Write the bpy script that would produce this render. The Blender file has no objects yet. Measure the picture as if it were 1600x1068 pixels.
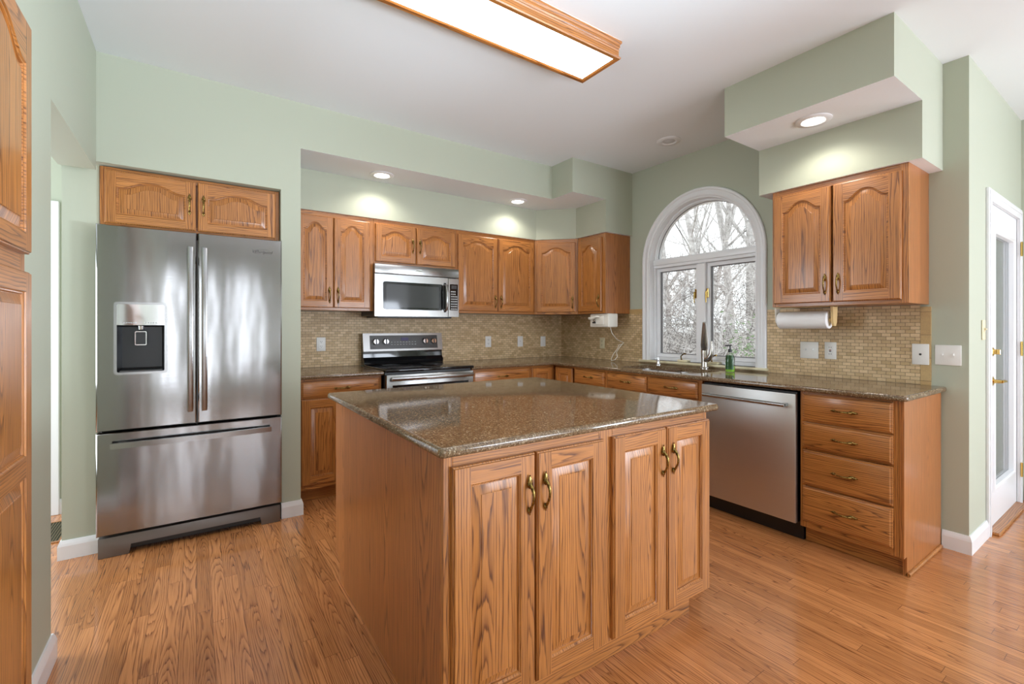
import bpy, bmesh, math, random
from mathutils import Vector, Matrix
PI = math.pi
S = bpy.context.scene
C = S.collection
RND = random.Random(11)

# ------------------------------------------------------------------ camera, world, light, exposure
cam = bpy.data.cameras.new('camera'); camo = bpy.data.objects.new('camera', cam); C.objects.link(camo)
cam.sensor_width = 36.0; cam.lens = 720.75 / 1600 * 36; cam.clip_start = 0.05; cam.clip_end = 300
cam.shift_y = -(534 - 511.07) / 1600
camo.location = (0, 0, 1.25); camo.rotation_euler = (PI / 2, 0, -math.radians(34.3704))
S.camera = camo
S.view_settings.view_transform = 'Standard'; S.view_settings.look = 'None'
S.view_settings.gamma = 1.0; S.view_settings.use_curve_mapping = False
S.view_settings.exposure = 0.2

w = bpy.data.worlds.new('overcast_sky'); S.world = w; w.use_nodes = True
wb = w.node_tree.nodes['Background']; wb.inputs[0].default_value = (0.93, 0.97, 1.0, 1); wb.inputs[1].default_value = 2.0

def area(name, loc, rot, sx, sy, power, col=(1, 1, 1), spread=180):
    l = bpy.data.lights.new(name, 'AREA'); l.shape = 'RECTANGLE'; l.size = sx; l.size_y = sy
    l.energy = power; l.color = col; l.spread = math.radians(spread)
    o = bpy.data.objects.new(name, l); C.objects.link(o); o.location = loc; o.rotation_euler = rot
    return o
def aim(d): return Vector(d).normalized().to_track_quat('-Z', 'Y').to_euler()
# daylight of the breakfast room behind the camera: rear windows (with the light bounced up off the deck)
DAY = (.80, .88, 1.0)
area('daylight_rear_window', (3.4, -3.6, 1.2), aim((0, 1, .9)), 1.9, 1.9, 165, DAY)
area('daylight_rear_door', (-0.24, -3.72, 1.2), (PI / 2, 0, 0), 0.30, 2.0, 14, DAY)
area('daylight_rear_sidelight', (0.8, -3.72, 1.3), (PI / 2, 0, 0), 0.16, 1.9, 10, DAY)
area('daylight_east_window', (5.06, -1.75, 1.4), (PI / 2, 0, PI / 2), 2.3, 1.8, 32, DAY)
area('hall_fill', (-2.3, 3.2, 1.5), aim((1, 0, 0)), 1.4, 1.6, 56, (.80, .90, 1.0))  # unseen fill lamp added to brighten the hall and the kitchen through the doorway
# two fill lamps added behind the camera, standing in for flash off the ceiling
area('bounce_fill', (.9, -.9, 1.0), aim((.1, 2.6, 1.75)), .5, .5, 8.2, (.82, .91, 1.0), 65)
area('bounce_fill_right', (3.6, -1.2, 1.0), aim((-3.9, 2.3, 1.5)), .5, .5, 25, (.71, .87, 1.0), 60)

# ------------------------------------------------------------------ node helpers / materials
class NT:
    def __init__(s, name):
        s.mat = bpy.data.materials.new(name); s.mat.use_nodes = True
        s.t = s.mat.node_tree; s.n = s.t.nodes; s.l = s.t.links
        s.b = s.n['Principled BSDF']; s.out = s.n['Material Output']
    def put(s, sock, v):
        if isinstance(v, bpy.types.NodeSocket): s.l.new(v, sock)
        else:
            try: sock.default_value = v
            except Exception: sock.default_value = (*v, 1)
    def m(s, op, *a):
        n = s.n.new('ShaderNodeMath'); n.operation = op
        for i, v in enumerate(a): s.put(n.inputs[i], v)
        return n.outputs[0]
    def xyz(s, x=0., y=0., z=0.):
        n = s.n.new('ShaderNodeCombineXYZ')
        for i, v in enumerate((x, y, z)): s.put(n.inputs[i], v)
        return n.outputs[0]
    def sep(s, v):
        n = s.n.new('ShaderNodeSeparateXYZ'); s.put(n.inputs[0], v); return n.outputs
    def noise(s, vec, scale=1., detail=2., rough=.5):
        n = s.n.new('ShaderNodeTexNoise'); s.put(n.inputs['Vector'], vec)
        n.inputs['Scale'].default_value = scale; n.inputs['Detail'].default_value = detail; n.inputs['Roughness'].default_value = rough
        return n.outputs['Fac']
    def white(s, vec):
        n = s.n.new('ShaderNodeTexWhiteNoise'); s.put(n.inputs['Vector'], vec); return n.outputs['Value'], n.outputs['Color']
    def voro(s, vec, scale):
        n = s.n.new('ShaderNodeTexVoronoi'); s.put(n.inputs['Vector'], vec); n.inputs['Scale'].default_value = scale
        return n.outputs
    def ramp(s, f, stops, interp='LINEAR'):
        n = s.n.new('ShaderNodeValToRGB'); s.put(n.inputs[0], f); e = n.color_ramp; e.interpolation = interp
        while len(e.elements) < len(stops): e.elements.new(.5)
        for el, (p, c) in zip(e.elements, stops): el.position = p; el.color = (*c, 1) if len(c) == 3 else c
        return n.outputs[0]
    def mix(s, f, a, b, mode='MIX'):
        n = s.n.new('ShaderNodeMix'); n.data_type = 'RGBA'; n.blend_type = mode
        s.put(n.inputs[0], f); s.put(n.inputs[6], a); s.put(n.inputs[7], b); return n.outputs[2]
    def coord(s, k): return s.n.new('ShaderNodeTexCoord').outputs[k]
    def pos(s): return s.n.new('ShaderNodeNewGeometry').outputs['Position']
    def bump(s, h, strength=.3, dist=.002):
        n = s.n.new('ShaderNodeBump'); s.put(n.inputs['Height'], h); n.inputs['Strength'].default_value = strength
        n.inputs['Distance'].default_value = dist; s.l.new(n.outputs[0], s.b.inputs['Normal']); return n
    def set(s, **k):
        for a, v in k.items(): s.put(s.b.inputs[a.replace('_', ' ')], v)
        return s

def lin(r, g, b):
    f = lambda c: (c / 12.92 if c <= .04045 else ((c + .055) / 1.055) ** 2.4)
    return (f(r / 255), f(g / 255), f(b / 255))

def simple(name, col, rough=.5, metal=0., coat=0., **k):
    n = NT(name); n.set(Base_Color=(*col, 1), Roughness=rough, Metallic=metal)
    if coat: n.set(Coat_Weight=coat, Coat_Roughness=.06)
    for a, v in k.items(): n.set(**{a: v})
    return n.mat

def wall_mat(name, col, rough=.55):
    n = NT(name); n.set(Base_Color=(*col, 1), Roughness=rough); n.b.inputs['Specular IOR Level'].default_value = .3
    h = n.noise(n.pos(), 220, 3); n.bump(h, .08, .001); return n.mat

M = {}
M['green'] = wall_mat('sage_green_paint', lin(183, 187, 169))
M['white_ceiling'] = wall_mat('flat_white_ceiling_paint', lin(236, 240, 243), .8)
M['trim'] = simple('white_gloss_trim_paint', lin(236, 236, 238), .3)

def wood_core(n, u, v, idv, width, freq, light, dark, tone=.22, pores=.5, lw=.66):
    """grain from growth rings cut by the board: u along the board (m), v across (m), idv a number of its own per piece"""
    strip = n.m('FLOOR', n.m('DIVIDE', v, width))
    vf = n.m('SUBTRACT', v, n.m('MULTIPLY', n.m('ADD', strip, .5), width))
    wv, wc = n.white(n.xyz(strip, idv, 3.7)); r, g, b = n.sep(wc)[:3]
    big = n.m('MULTIPLY', wv, 90.)
    vc = n.m('ADD', vf, n.m('MULTIPLY', n.m('SUBTRACT', r, .5), width * .9))
    wob = n.noise(n.xyz(n.m('MULTIPLY', u, 1.6), n.m('MULTIPLY', v, 11.), big), 1., 3., .55)
    vc = n.m('ADD', vc, n.m('MULTIPLY', n.m('SUBTRACT', wob, .5), .026))
    slow = n.noise(n.xyz(n.m('MULTIPLY', u, .85), big, 0.), 1., 1.)
    h = n.m('ADD', n.m('MULTIPLY', n.m('SUBTRACT', slow, .5), .17), n.m('MULTIPLY', n.m('SUBTRACT', g, .35), .05))
    d = n.m('SQRT', n.m('ADD', n.m('MULTIPLY', vc, vc), n.m('MULTIPLY', h, h)))
    jit = n.noise(n.xyz(n.m('MULTIPLY', u, 3.), n.m('MULTIPLY', v, 60.), big), 1., 2.)
    ring = n.m('FRACT', n.m('ADD', n.m('ADD', n.m('MULTIPLY', d, freq), n.m('MULTIPLY', jit, 1.3)), big))
    line = n.ramp(ring, [(0., (.1,) * 3), (.10, (1,) * 3), (.28, (.45,) * 3), (.62, (.08,) * 3), (1., (.0,) * 3)])
    pore = n.noise(n.xyz(n.m('MULTIPLY', u, 9.), n.m('MULTIPLY', v, 520.), big), 1., 2.)
    pore2 = n.ramp(pore, [(.44, (0,) * 3), (.62, (1,) * 3)])
    fine = n.noise(n.xyz(n.m('MULTIPLY', u, 1.6), n.m('MULTIPLY', v, 70.), big), 1., 3.)
    dk = n.m('ADD', n.m('MULTIPLY', line, lw), n.m('MULTIPLY', n.m('MULTIPLY', pore2, n.m('ADD', n.m('MULTIPLY', line, .9), .28)), pores))
    dk = n.m('ADD', dk, n.m('MULTIPLY', n.m('SUBTRACT', fine, .5), .5)); dk = n.m('MINIMUM', n.m('MAXIMUM', dk, 0.), 1.)
    col = n.mix(dk, (*light, 1), (*dark, 1))
    tn = n.m('ADD', 1. - tone / 2, n.m('MULTIPLY', b, tone))
    col = n.mix(1., col, n.xyz(tn, n.m('POWER', tn, 1.15), n.m('POWER', tn, 1.4)), 'MULTIPLY')
    return col, dk

def oak(name, light, dark, rough=.32, width=.115, freq=105., tone=.22):
    n = NT(name); uv = n.sep(n.coord('UV'))
    idv = n.m('FLOOR', n.m('DIVIDE', uv[0], 10.))
    col, dk = wood_core(n, uv[0], uv[1], idv, width, freq, light, dark, tone)
    n.set(Base_Color=col, Roughness=rough, Coat_Weight=.25, Coat_Roughness=.12)
    n.bump(n.m('SUBTRACT', 1., dk), .12, .0006); return n.mat
M['oak'] = oak('honey_oak', lin(190, 124, 62), lin(92, 47, 18))
M['oak_panel'] = oak('honey_oak_veneer', lin(180, 113, 58), lin(104, 54, 22), width=.21, freq=90.)

n = NT('oak_strip_floor'); p = n.sep(n.pos()); PW = .057
row = n.m('FLOOR', n.m('DIVIDE', p[0], PW)); rv, rc = n.white(n.xyz(row, 1.3, 0.))
ys = n.m('ADD', p[1], n.m('MULTIPLY', rv, 7.)); seg = n.m('FLOOR', n.m('DIVIDE', ys, .92))
idv = n.m('ADD', n.m('MULTIPLY', seg, 17.3), row)
vv = n.m('SUBTRACT', p[0], n.m('MULTIPLY', row, PW))
col, dk = wood_core(n, ys, n.m('ADD', vv, 0.0), idv, PW * 1.0001, 150., lin(202, 134, 80), lin(108, 58, 28), .30, .55, .50)
ex = n.m('ABSOLUTE', n.m('SUBTRACT', vv, PW / 2)); eg = n.m('GREATER_THAN', ex, PW / 2 - .0009)
fy = n.m('SUBTRACT', ys, n.m('MULTIPLY', seg, .92)); ey = n.m('LESS_THAN', fy, .0018); gap = n.m('MAXIMUM', eg, ey)
col = n.mix(n.m('MULTIPLY', gap, .7), col, (*lin(70, 36, 18), 1))
n.set(Base_Color=col, Roughness=.25, Coat_Weight=.5, Coat_Roughness=.10)
n.bump(n.m('SUBTRACT', 1., n.m('MAXIMUM', n.m('MULTIPLY', dk, .4), gap)), .15, .0008); M['floor'] = n.mat

n = NT('brown_quartz_counter'); c = n.pos()
v1 = n.voro(c, 210.); v2 = n.voro(c, 420.)
g1 = n.white(v1['Position'])[0]; g2 = n.white(v2['Position'])[0]
col = n.ramp(g1, [(0., lin(62, 44, 30)), (.25, lin(98, 76, 52)), (.5, lin(122, 99, 72)), (.75, lin(104, 72, 48)), (.93, lin(168, 148, 118)), (1., lin(200, 186, 160))])
col2 = n.ramp(g2, [(0., lin(70, 52, 36)), (.6, lin(118, 95, 70)), (1., lin(150, 128, 100))])
n.set(Base_Color=n.mix(.45, col, col2), Roughness=.08); n.b.inputs['Specular IOR Level'].default_value = .65
M['quartz'] = n.mat

def tile_mat(name, bw, bh, off=.5, mort=.0011, c1=(222, 194, 152), c2=(190, 160, 116)):
    n = NT(name); uv = n.coord('UV')
    t = n.n.new('ShaderNodeTexBrick'); n.put(t.inputs['Vector'], uv); t.offset = off
    t.inputs['Scale'].default_value = 1.; t.inputs['Brick Width'].default_value = bw; t.inputs['Row Height'].default_value = bh
    t.inputs['Mortar Size'].default_value = mort; t.inputs['Mortar Smooth'].default_value = .25; t.inputs['Bias'].default_value = 0.
    t.inputs['Color1'].default_value = (*lin(*c1), 1); t.inputs['Color2'].default_value = (*lin(*c2), 1); t.inputs['Mortar'].default_value = (*lin(110, 90, 66), 1)
    mot = n.noise(uv, 160, 4, .65); mot2 = n.noise(uv, 30, 2)
    f = n.m('ADD', n.m('MULTIPLY', mot, .5), n.m('ADD', n.m('MULTIPLY', mot2, .3), .6))
    n.set(Base_Color=n.mix(1., t.outputs['Color'], n.xyz(f, f, f), 'MULTIPLY'), Roughness=.45)
    n.bump(n.m('SUBTRACT', n.m('MULTIPLY', mot, .25), t.outputs['Fac']), .55, .002); return n.mat
M['tile'] = tile_mat('travertine_brick_mosaic', .0465, .0213)
M['tile_border'] = tile_mat('travertine_border_tile', .3, .134, 0., .0012, (196, 166, 116), (186, 152, 100))

def steel(name, col, rough, wave=0., aniso=.6, streak='x'):
    n = NT(name); c = n.coord('Object'); s = n.sep(c)
    if streak == 'x': v = n.xyz(n.m('MULTIPLY', s[0], 3.), n.m('MULTIPLY', s[1], 3.), n.m('MULTIPLY', s[2], 900.))
    else: v = n.xyz(n.m('MULTIPLY', s[0], 900.), n.m('MULTIPLY', s[1], 900.), n.m('MULTIPLY', s[2], 3.))
    br = n.noise(v, 1., 2.)
    n.set(Base_Color=n.mix(n.m('MULTIPLY', br, .3), (*col, 1), (*[x * .72 for x in col], 1)), Metallic=1., Roughness=n.m('ADD', rough - .05, n.m('MULTIPLY', br, .1)))
    if wave:
        wv = n.noise(n.xyz(n.m('MULTIPLY', s[0], 5.), 0., n.m('MULTIPLY', s[2], 1.3)), 1., 2., .4)
        n.bump(n.m('ADD', n.m('MULTIPLY', wv, 1.), n.m('MULTIPLY', br, .004)), .9, wave)
    return n.mat
M['steel'] = steel('brushed_stainless', (.33, .322, .315), .15, .005)
M['steel_dw'] = steel('brushed_stainless_door', (.62, .61, .60), .42, .002)
M['steel_plain'] = steel('stainless_trim', (.40, .395, .39), .22)
M['chrome'] = simple('polished_chrome', (.75, .75, .76), .08, 1.)
M['nickel'] = simple('brushed_nickel', (.50, .47, .43), .26, 1.)
M['darksteel'] = simple('dark_grey_kick_metal', lin(122, 117, 113), .4, .6)
M['black'] = simple('black_plastic', (.012, .012, .013), .3)
M['blackgloss'] = simple('black_glass', (.008, .008, .009), .05, 0., 0.)
M['smoke'] = simple('smoked_oven_glass', (.05, .052, .056), .06)
M['greyglass'] = simple('grey_control_panel', lin(72, 70, 70), .18)
M['plate'] = simple('white_switch_plate', lin(232, 230, 226), .35)
M['ivory'] = simple('ivory_plastic', lin(222, 212, 178), .4)
M['whiteplastic'] = simple('white_plastic', lin(238, 234, 224), .3)
M['slot'] = simple('dark_slot', (.02, .02, .02), .6)
M['paper'] = simple('paper_towel', lin(246, 246, 248), .9)
M['palewood'] = simple('pale_pine', lin(226, 196, 140), .5)
M['label_grey'] = simple('light_grey_print', lin(190, 190, 190), .5)
M['logo_grey'] = simple('dark_grey_print', lin(58, 56, 56), .35)
M['purple'] = simple('dim_violet_display', lin(60, 50, 105), .3)
n = NT('antique_brass'); q = n.noise(n.coord('Object'), 120, 2)
n.set(Base_Color=n.ramp(q, [(.35, lin(84, 66, 34)), (.7, lin(178, 148, 86))]), Metallic=1., Roughness=.27); M['brass'] = n.mat
M['goldbrass'] = simple('polished_brass', lin(214, 178, 104), .15, 1.)
M['register'] = simple('bronze_register_metal', lin(112, 104, 72), .45, .5)
M['darkbrass'] = simple('register_duct_dark', lin(48, 44, 30), .6)
def emit(name, col, st):
    n = NT(name); n.set(Base_Color=(*col, 1), Emission_Color=(*col, 1), Emission_Strength=st); return n.mat
M['diffuser'] = emit('fluorescent_diffuser', (1., .99, .98), 8.)
M['bulb'] = emit('lit_can_lens', (1., .97, .9), 7.)
M['offlens'] = simple('frosted_lens_unlit', lin(205, 205, 206), .4)
def glass_mat(name, tint=(1, 1, 1), refl=1.):
    n = NT(name); n.n.remove(n.b)
    tr = n.n.new('ShaderNodeBsdfTransparent'); tr.inputs[0].default_value = (*tint, 1)
    gl = n.n.new('ShaderNodeBsdfGlossy'); gl.inputs['Roughness'].default_value = .01
    fr = n.n.new('ShaderNodeFresnel'); fr.inputs[0].default_value = 1.45
    mx = n.n.new('ShaderNodeMixShader'); n.l.new(n.m('MULTIPLY', fr.outputs[0], refl), mx.inputs[0])
    n.l.new(tr.outputs[0], mx.inputs[1]); n.l.new(gl.outputs[0], mx.inputs[2]); n.l.new(mx.outputs[0], n.out.inputs[0]); return n.mat
M['glass'] = glass_mat('clear_window_glass', (.97, .98, .98), .8)
M['clearplastic'] = glass_mat('clear_plastic_bottle', (.93, .97, .93), .8)
M['soap'] = simple('lime_green_soap', lin(176, 226, 92), .15)
M['soaplabel'] = simple('dark_green_label', lin(32, 84, 30), .4)
n = NT('grey_bark'); q = n.noise(n.coord('Object'), 9, 5, .7)
n.set(Base_Color=n.ramp(q, [(.3, lin(132, 126, 122)), (.7, lin(222, 219, 217))]), Roughness=.9); M['bark'] = n.mat
M['twig'] = simple('pale_twigs', lin(206, 202, 199), .9)
M['twigdark'] = simple('grey_twigs', lin(118, 112, 108), .9)
n = NT('leaf_litter_ground'); q = n.noise(n.pos(), 6, 6, .75)
n.set(Base_Color=n.ramp(q, [(.3, lin(140, 128, 116)), (.7, lin(216, 208, 200))]), Roughness=1.); M['ground'] = n.mat
M['leaf'] = simple('evergreen_leaves', lin(116, 140, 98), .7)
M['siding'] = simple('white_siding', lin(225, 226, 228), .6)

# ------------------------------------------------------------------ mesh helpers
_pid = [0]
def newid():
    _pid[0] += 1; return _pid[0]

class MB:
    def __init__(s): s.bm = bmesh.new(); s.uv = s.bm.loops.layers.uv.new('UVMap'); s.mats = []
    def mi(s, m):
        if m not in s.mats: s.mats.append(m)
        return s.mats.index(m)
    def setuv(s, f, grain, pid, cen=(0, 0, 0), vo=0.):
        g = 'xyz'.index(grain); n = f.normal
        oth = [i for i in range(3) if i != g]
        if abs(n[g]) > .9: g, va = oth
        else: va = oth[0] if abs(n[oth[0]]) < abs(n[oth[1]]) else oth[1]
        for l in f.loops:
            l[s.uv].uv = (l.vert.co[g] + 5 + 10 * pid, l.vert.co[va] - cen[va] + vo)
    def take(s, bm, mat, grain='z', pid=None, mtx=None, uvraw=False):
        """merge a temporary bmesh"""
        if mtx is not None: bmesh.ops.transform(bm, matrix=mtx, verts=bm.verts)
        bmesh.ops.recalc_face_normals(bm, faces=bm.faces)
        bm.normal_update()
        k = s.mi(mat); pid = newid() if pid is None else pid
        cen = Vector((0, 0, 0))
        if bm.verts and not uvraw:
            lo = [min(v.co[i] for v in bm.verts) for i in range(3)]; hi = [max(v.co[i] for v in bm.verts) for i in range(3)]
            cen = [(a + b) / 2 for a, b in zip(lo, hi)]
        vo = 0. if uvraw else (RND.random() - .5) * .06
        vm = {v: s.bm.verts.new(v.co) for v in bm.verts}
        for f in bm.faces:
            try: nf = s.bm.faces.new([vm[v] for v in f.verts])
            except ValueError: continue
            nf.material_index = k; nf.normal_update()
            if uvraw: s.setuv(nf, grain, 0, (0, 0, 0), 0.)
            else: s.setuv(nf, grain, pid, cen, vo)
        bm.free(); return s
    def box(s, x0, x1, y0, y1, z0, z1, mat, grain='z', bev=0., seg=1, pid=None, mtx=None, uvraw=False):
        bm = bmesh.new(); bmesh.ops.create_cube(bm, size=1)
        for v in bm.verts: v.co = Vector(((x0 + x1) / 2 + v.co.x * (x1 - x0), (y0 + y1) / 2 + v.co.y * (y1 - y0), (z0 + z1) / 2 + v.co.z * (z1 - z0)))
        if bev: bmesh.ops.bevel(bm, geom=bm.edges[:], offset=bev, segments=seg, profile=.5, affect='EDGES')
        return s.take(bm, mat, grain, pid, mtx, uvraw)
    def prism(s, poly, to3, d0, d1, mat, holes=(), grain='z', bev=0., mtx=None, uvraw=False):
        bm = bmesh.new()
        def cap(d):
            es = []
            for lp in [poly, *holes]:
                vs = [bm.verts.new(to3(a, b, d)) for a, b in lp]
                es.append([bm.edges.new((vs[i], vs[(i + 1) % len(vs)])) for i in range(len(vs))])
            loops = [[e.verts for e in l] for l in es]
            if holes: bmesh.ops.triangle_fill(bm, use_beauty=True, use_dissolve=False, edges=[e for l in es for e in l])
            else: bm.faces.new([v[0] if i == 0 else v[0] for i, v in enumerate([])] or ordered(es[0]))
            return [ordered(l) for l in es]
        def ordered(l):
            out = []
            for i, e in enumerate(l):
                a, b = e.verts; p = l[i - 1].verts
                out.append(a if a in p else b)
            return out
        A = cap(d0); B = cap(d1)
        for la, lb in zip(A, B):
            for i in range(len(la)):
                j = (i + 1) % len(la); bm.faces.new((la[i], la[j], lb[j], lb[i]))
        if bev: bmesh.ops.bevel(bm, geom=bm.edges[:], offset=bev, segments=2, profile=.5, affect='EDGES')
        return s.take(bm, mat, grain, None, mtx, uvraw)
    def lathe(s, prof, mat, segs=20, mtx=None, flat=None):
        bm = bmesh.new(); rings = []
        for r, z in prof:
            if r < 1e-6: rings.append([bm.verts.new((0, 0, z))])
            else: rings.append([bm.verts.new((r * math.cos(2 * PI * i / segs), r * math.sin(2 * PI * i / segs) * (flat or 1), z)) for i in range(segs)])
        for a, b in zip(rings, rings[1:]):
            for i in range(segs):
                j = (i + 1) % segs
                if len(a) == 1 and len(b) == 1: continue
                if len(a) == 1: bm.faces.new((a[0], b[j], b[i]))
                elif len(b) == 1: bm.faces.new((a[i], a[j], b[0]))
                else: bm.faces.new((a[i], a[j], b[j], b[i]))
        if len(rings[0]) > 1: bm.faces.new(rings[0][::-1])
        if len(rings[-1]) > 1: bm.faces.new(rings[-1])
        return s.take(bm, mat, 'z', None, mtx)
    def tube(s, pts, rad, mat, segs=8, mtx=None, cap=True, flat=1.):
        bm = bmesh.new(); pts = [Vector(p) for p in pts]; N = len(pts)
        rad = rad if isinstance(rad, (list, tuple)) else [rad] * N
        ref = None; rings = []
        for i, p in enumerate(pts):
            t = (pts[min(i + 1, N - 1)] - pts[max(i - 1, 0)]).normalized()
            if ref is None:
                ref = Vector((0, 0, 1)) if abs(t.z) < .9 else Vector((1, 0, 0))
            nx = (ref - t * ref.dot(t)).normalized(); ny = t.cross(nx); ref = nx
            rings.append([bm.verts.new(p + (nx * math.cos(2 * PI * k / segs) + ny * math.sin(2 * PI * k / segs) * flat) * rad[i]) for k in range(segs)])
        for a, b in zip(rings, rings[1:]):
            for k in range(segs):
                j = (k + 1) % segs; bm.faces.new((a[k], a[j], b[j], b[k]))
        if cap: bm.faces.new(rings[0][::-1]); bm.faces.new(rings[-1])
        return s.take(bm, mat, 'z', None, mtx)
    def loops(s, loops, mat, grain='z', close=True, cap0=False, cap1=True, pid=None, mtx=None):
        bm = bmesh.new(); R = [[bm.verts.new(p) for p in l] for l in loops]; n_ = len(R[0])
        for a, b in zip(R, R[1:]):
            for i in range(n_ if close else n_ - 1):
                j = (i + 1) % n_
                bm.faces.new((a[i], a[j], b[j], b[i]))
        if cap0: bm.faces.new(R[0][::-1])
        if cap1: bm.faces.new(R[-1])
        return s.take(bm, mat, grain, pid, mtx)
    def mesh(s, me, mat, mtx=None):
        bm = bmesh.new(); bm.from_mesh(me); return s.take(bm, mat, 'x', None, mtx)

def obj(name, mb, parent=None, smooth=35, loc=None):
    me = bpy.data.meshes.new(name); mb.bm.normal_update(); mb.bm.to_mesh(me); mb.bm.free()
    for m in mb.mats: me.materials.append(m)
    if smooth:
        me.shade_smooth(); me.set_sharp_from_angle(angle=math.radians(smooth))
    o = bpy.data.objects.new(name, me); C.objects.link(o)
    if parent: o.parent = parent
    if loc: o.location = loc
    return o
def thing(name, label, cat, loc=(0, 0, 0), rz=0., group=None):
    o = bpy.data.objects.new(name, None); C.objects.link(o); o.empty_display_size = .1
    o.location = loc; o.rotation_euler = (0, 0, rz); return tag(o, label, cat, group)
def tag(o, label, cat, group=None):
    o['label'] = label; o['category'] = cat
    if group: o['group'] = group
    return o
def struct(name, mb, smooth=0, parent=None):
    o = obj(name, mb, parent, smooth)
    if not parent: o['kind'] = 'structure'
    return o
def dup(o, parent, loc=None, rot=None):
    c = o.copy(); C.objects.link(c); c.parent = parent
    if loc is not None: c.location = loc
    if rot is not None: c.rotation_euler = rot
    return c
def T(x, y, z): return Matrix.Translation((x, y, z))
def RX(a): return Matrix.Rotation(a, 4, 'X')
def RY(a): return Matrix.Rotation(a, 4, 'Y')
def RZ(a): return Matrix.Rotation(a, 4, 'Z')
XY = lambda a, b, d: Vector((a, b, d))
XZ = lambda a, b, d: Vector((a, d, b))
YZ = lambda a, b, d: Vector((d, a, b))
def rrect(x0, x1, z0, z1, r, k=5):
    out = []
    for cx, cz, a0 in ((x1 - r, z0 + r, -PI / 2), (x1 - r, z1 - r, 0), (x0 + r, z1 - r, PI / 2), (x0 + r, z0 + r, PI)):
        for i in range(k + 1): out.append((cx + r * math.cos(a0 + PI / 2 * i / k), cz + r * math.sin(a0 + PI / 2 * i / k)))
    return out
def text_mesh(body, size, shear=0., ext=.0004):
    cu = bpy.data.curves.new('lettering', 'FONT'); cu.body = body; cu.size = size; cu.extrude = ext; cu.shear = shear
    cu.align_x = 'CENTER'; cu.align_y = 'CENTER'; cu.resolution_u = 3
    o = bpy.data.objects.new('lettering', cu); C.objects.link(o)
    me = bpy.data.meshes.new_from_object(o.evaluated_get(bpy.context.evaluated_depsgraph_get()))
    bpy.data.objects.remove(o); bpy.data.curves.remove(cu); return me
FRONT = RX(PI / 2)          # text in the xy plane -> facing -y

# ------------------------------------------------------------------ room dimensions (metres)
XL, XA, XU, XLO, XW, XR = -.45, .575, 2.74, 3.154, 3.515, 4.937
YB, YM, YLO, YE, YR1, YR2, YC, YREAR = 4.117, 3.344, 3.756, 3.059, 1.639, .785, .677, -3.65
ZC, ZS, ZT, ZB, ZK = 2.75, 2.446, 2.143, 1.38, .914
G, WC, TR = M['green'], M['white_ceiling'], M['trim']

mb = MB(); mb.box(-2.6, XR + .2, YREAR - .2, 5.0, -.05, 0, M['floor'], 'y'); struct('floor', mb)
mb = MB(); mb.box(-2.6, XR + .2, YREAR - .2, 5.0, ZC, ZC + .1, WC); struct('ceiling', mb)
mb = MB(); mb.box(XA, XW + .15, YB, YB + .12, 0, ZC, G); struct('wall_back', mb)
# fridge wall, with the recess for the refrigerator
mb = MB(); mb.box(.457, XA, YM, YB, 0, ZC, G); mb.box(-.6, .457, YM, YB, 2.152, ZC, G); mb.box(-.6, .457, 4.0, YB + .12, 0, 2.152, G)
mb.box(-.6, -.447, 3.42, 4.0, 0, 2.152, G); mb.box(.457, XA, YB, YB + .12, 0, ZC, G); struct('wall_fridge', mb)
# left wall with the doorway
mb = MB(); mb.box(XL - .15, XL, YREAR, 2.40, 0, ZC, G); mb.box(XL - .15, XL, 2.40, YM, 2.105, ZC, G); struct('wall_left', mb)
# hall beyond the doorway
mb = MB(); mb.box(-2.6, -.6, 4.27, 4.4, 0, ZC, G); struct('wall_hall', mb)
mb = MB(); mb.box(-2.6, -.6, 1.5, 1.6, 0, ZC, G); struct('wall_hall_near', mb)
mb = MB(); mb.prism([(1.5, 0), (4.4, 0), (4.4, ZC), (1.5, ZC)], YZ, -2.6, -2.5, G, holes=[[(2.5, .6), (3.9, .6), (3.9, 2.2), (2.5, 2.2)]]); struct('wall_hall_far', mb)

# soffits over the cabinets (white undersides)
def soffit(name, polys):
    mb = MB()
    for poly, z0, z1 in polys: mb.prism(poly, XY, z0, z1, G)
    k = mb.mi(WC)
    for f in mb.bm.faces:
        if f.normal.z < -.5: f.material_index = k
    return struct(name, mb)
soffit('wall_soffit_back', [
    ([(XA, YM), (XU, YM), (XU, YE), (XW, YE), (XW, YB), (XA, YB)], ZS, ZC),
    ([(XA, YLO), (2.8675, YLO), (XLO, 3.4705), (XLO, YE), (XW, YE), (XW, YB), (XA, YB)], ZT, ZS)])
soffit('wall_soffit_right', [([(XU, YR2), (XW, YR2), (XW, YR1), (XU, YR1)], ZS, ZC), ([(XLO, YR2), (XW, YR2), (XW, YR1), (XLO, YR1)], ZT, ZS)])

# window wall with the arched opening
WYC, WRI, WRO, WZS, WZ0 = 2.343, .506, .578, 1.85, .945
def arch(r, z0, n_=36, c=WYC, zs=WZS):
    return [(c - r, z0), (c + r, z0)] + [(c + r * math.cos(PI * i / n_), zs + r * math.sin(PI * i / n_)) for i in range(n_ + 1)]
mb = MB(); mb.prism([(YC, 0), (YB, 0), (YB, ZC), (YC, ZC)], YZ, XW, XW + .15, G, holes=[arch(WRI, WZ0)]); struct('wall_window', mb)
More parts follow.
